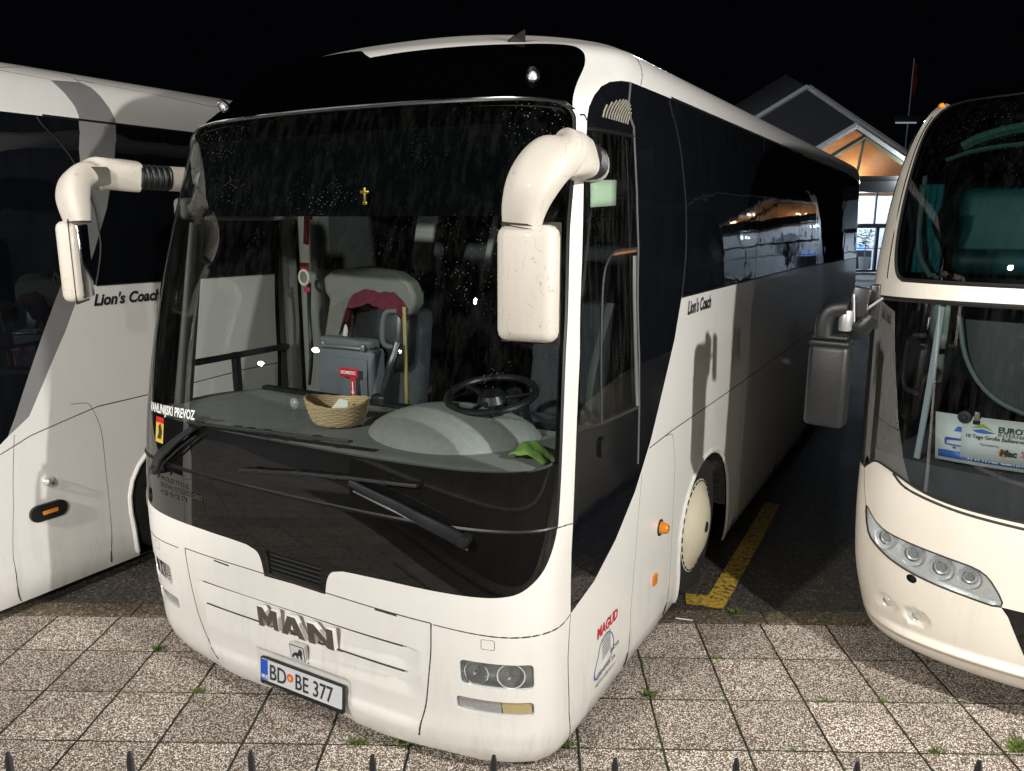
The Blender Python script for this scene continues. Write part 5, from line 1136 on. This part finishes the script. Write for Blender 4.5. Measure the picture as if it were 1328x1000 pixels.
# flag pole
fp=empty('flag_pole',B3(28.8,60,0));tag(fp,'thin flagpole with a limp red flag behind the station hall','flagpole')
g=MB();g.loft([(0,0,0),(0,0,13.9)],[.07,.04],n=8,sub=1);g.build('pole',M_fascia,fp)
g=MB();V=[];F=[]
for i in range(9):
    z=13.7-i*.26
    for j in range(4): V.append((.04+.10*j+.05*math.sin(i+j),.05*math.sin(i*1.3+j*2),z-.12*j))
for i in range(8):
    for j in range(3): a=i*4+j;F.append((a,a+1,a+5,a+4))
g.add(V,F);g.build('flag',mat('red_flag',(.25,.012,.012),.8),fp)
lc=empty('roof_lantern',B3(28.8,60,9.6));tag(lc,'small lit roof lantern below the flagpole','lamp')
g=MB();g.box((0,0,.1),(2.2,.6,.5),bev=.06);g.build('housing',M_steel,lc);g=MB();g.box((-.3,-.35,-.15),(1.5,.06,.10));g.build('light_strip',mat('lantern_strip',(1,1,1),.4,emis=(.8,.9,1),est=.25),lc)
# ================= terrace railing in front of the camera =================
M_iron=mat('black_painted_iron',(.02,.02,.022),.45,bump=.2)
tw=empty('terrace_wall',(0,.30,0));tag(tw,'low stone terrace wall under the iron railing','wall')
g=MB();g.box((0,0,.42),(14,.36,.84),bev=.01);g.box((0,0,.86),(14,.44,.06),bev=.008);g.build('wall',mat('terrace_stone',(.22,.19,.15),.85,var=.4,vscale=5,bump=.5,bscale=30),tw)
fe=empty('iron_railing',(0,0,0));tag(fe,'black iron railing whose pointed tips show along the bottom edge','railing')
fe.matrix_world=Matrix(((R0[0],F0[0],0,F0[0]*.8),(R0[1],F0[1],0,F0[1]*.8),(0,0,1,0),(0,0,0,1)))
proto=None
for i in range(-24,25):
    x=-.02+.14*i;tip=1.772-.012*x+random.uniform(-.003,.003)
    if proto is None:
        g=MB();g.loft([(0,0,-.90),(0,0,-.05)],[.0045]*2,n=8,sub=1);g.loft([(0,0,-.05),(0,0,-.01),(0,0,0)],[.0045,.0042,.0022],n=8,sub=1);proto=g.build('picket',M_iron,fe);proto.location=(x,0,tip)
    else:
        c=proto.copy();COL.objects.link(c);c.parent=fe;c.location=(x,0,tip)
g=MB();g.box((0,0,1.60),(7,.03,.012));g.box((0,0,.98),(7,.03,.012));g.build('rail',M_iron,fe)
# ================= small things on the ground =================
random.seed(21)
g=MB()
def tuft(x,y,r,n,h):
    for _ in range(n):
        a=random.uniform(0,6.28);d=random.gauss(0,r*.5);px,py=x+d*math.cos(a),y+d*.5*math.sin(a);b=random.uniform(0,6.28);l=h*1.5*random.uniform(.4,1);w=.0016;lx,ly=math.cos(b),math.sin(b);le=random.uniform(.2,.9)*l
        g.add([(px-ly*w,py+lx*w,.003),(px+ly*w,py-lx*w,.003),(px+lx*le*.5+ly*w,py+ly*le*.5-lx*w,l*.7),(px+lx*le,py+ly*le,l*.85)],[(0,1,2,3)])
jy=lambda r:TY+TL*r
jx=lambda c:TX+TL*c
for (x,y,r,n,h) in ((jx(5)-.02,jy(0)+.02,.07,170,.05),(jx(5)-.22,jy(0)+.01,.05,60,.025),(jx(6)+.0,jy(0),.03,30,.02),(jx(7)-.06,jy(0)+.01,.06,70,.03),(jx(2)+.02,jy(1)+.01,.035,110,.025),(jx(1)+.02,jy(2)+.01,.03,90,.03),(jx(8)+.0,jy(1)+.02,.04,80,.035),(jx(9)+.05,jy(2),.04,60,.02),(jx(12)+.08,jy(0)+.03,.09,150,.045),(jx(11)+.07,jy(0)+.0,.03,60,.03),(jx(11),jy(1),.03,50,.02),(jx(10)+.1,jy(1)+.005,.10,60,.015),(jx(8)+.2,jy(1),.08,30,.012),(1.30,4.50,.05,60,.04),(jx(11)+.5,jy(0)+.02,.05,50,.03),(-2.15,4.36,.06,50,.02),(jx(3)-.1,jy(2)+.0,.05,80,.02),(jx(3)-.3,jy(2)+.0,.04,40,.015),(jx(9)+.2,jy(0),.05,30,.02),(jx(4)+.12,jy(0)+.01,.03,40,.03)):
    tuft(x,y,r,n,h)
for _ in range(520):
    if random.random()<.6: x,y=random.uniform(-3,4),jy(random.randint(0,2))
    else: x,y=jx(random.randint(-2,14)),random.uniform(jy(-1),jy(3))
    tuft(x,y,.010+.02*random.random(),random.randint(3,9),.009)
tag(g.build('weeds',mat('weed_green',(.20,.28,.06),.7,var=.7,vscale=40),smooth=False),kind='stuff',label='green weeds and moss in the paving joints')
wst=empty('white_straw',(.965,4.41,.012));tag(wst,'short white straw lying on the edge of the paving','litter')
g=MB();g.loft([(-.05,.012,0),(.05,-.012,0)],[.004]*2,n=8,sub=1);g.build('straw',M_wtxt,wst)
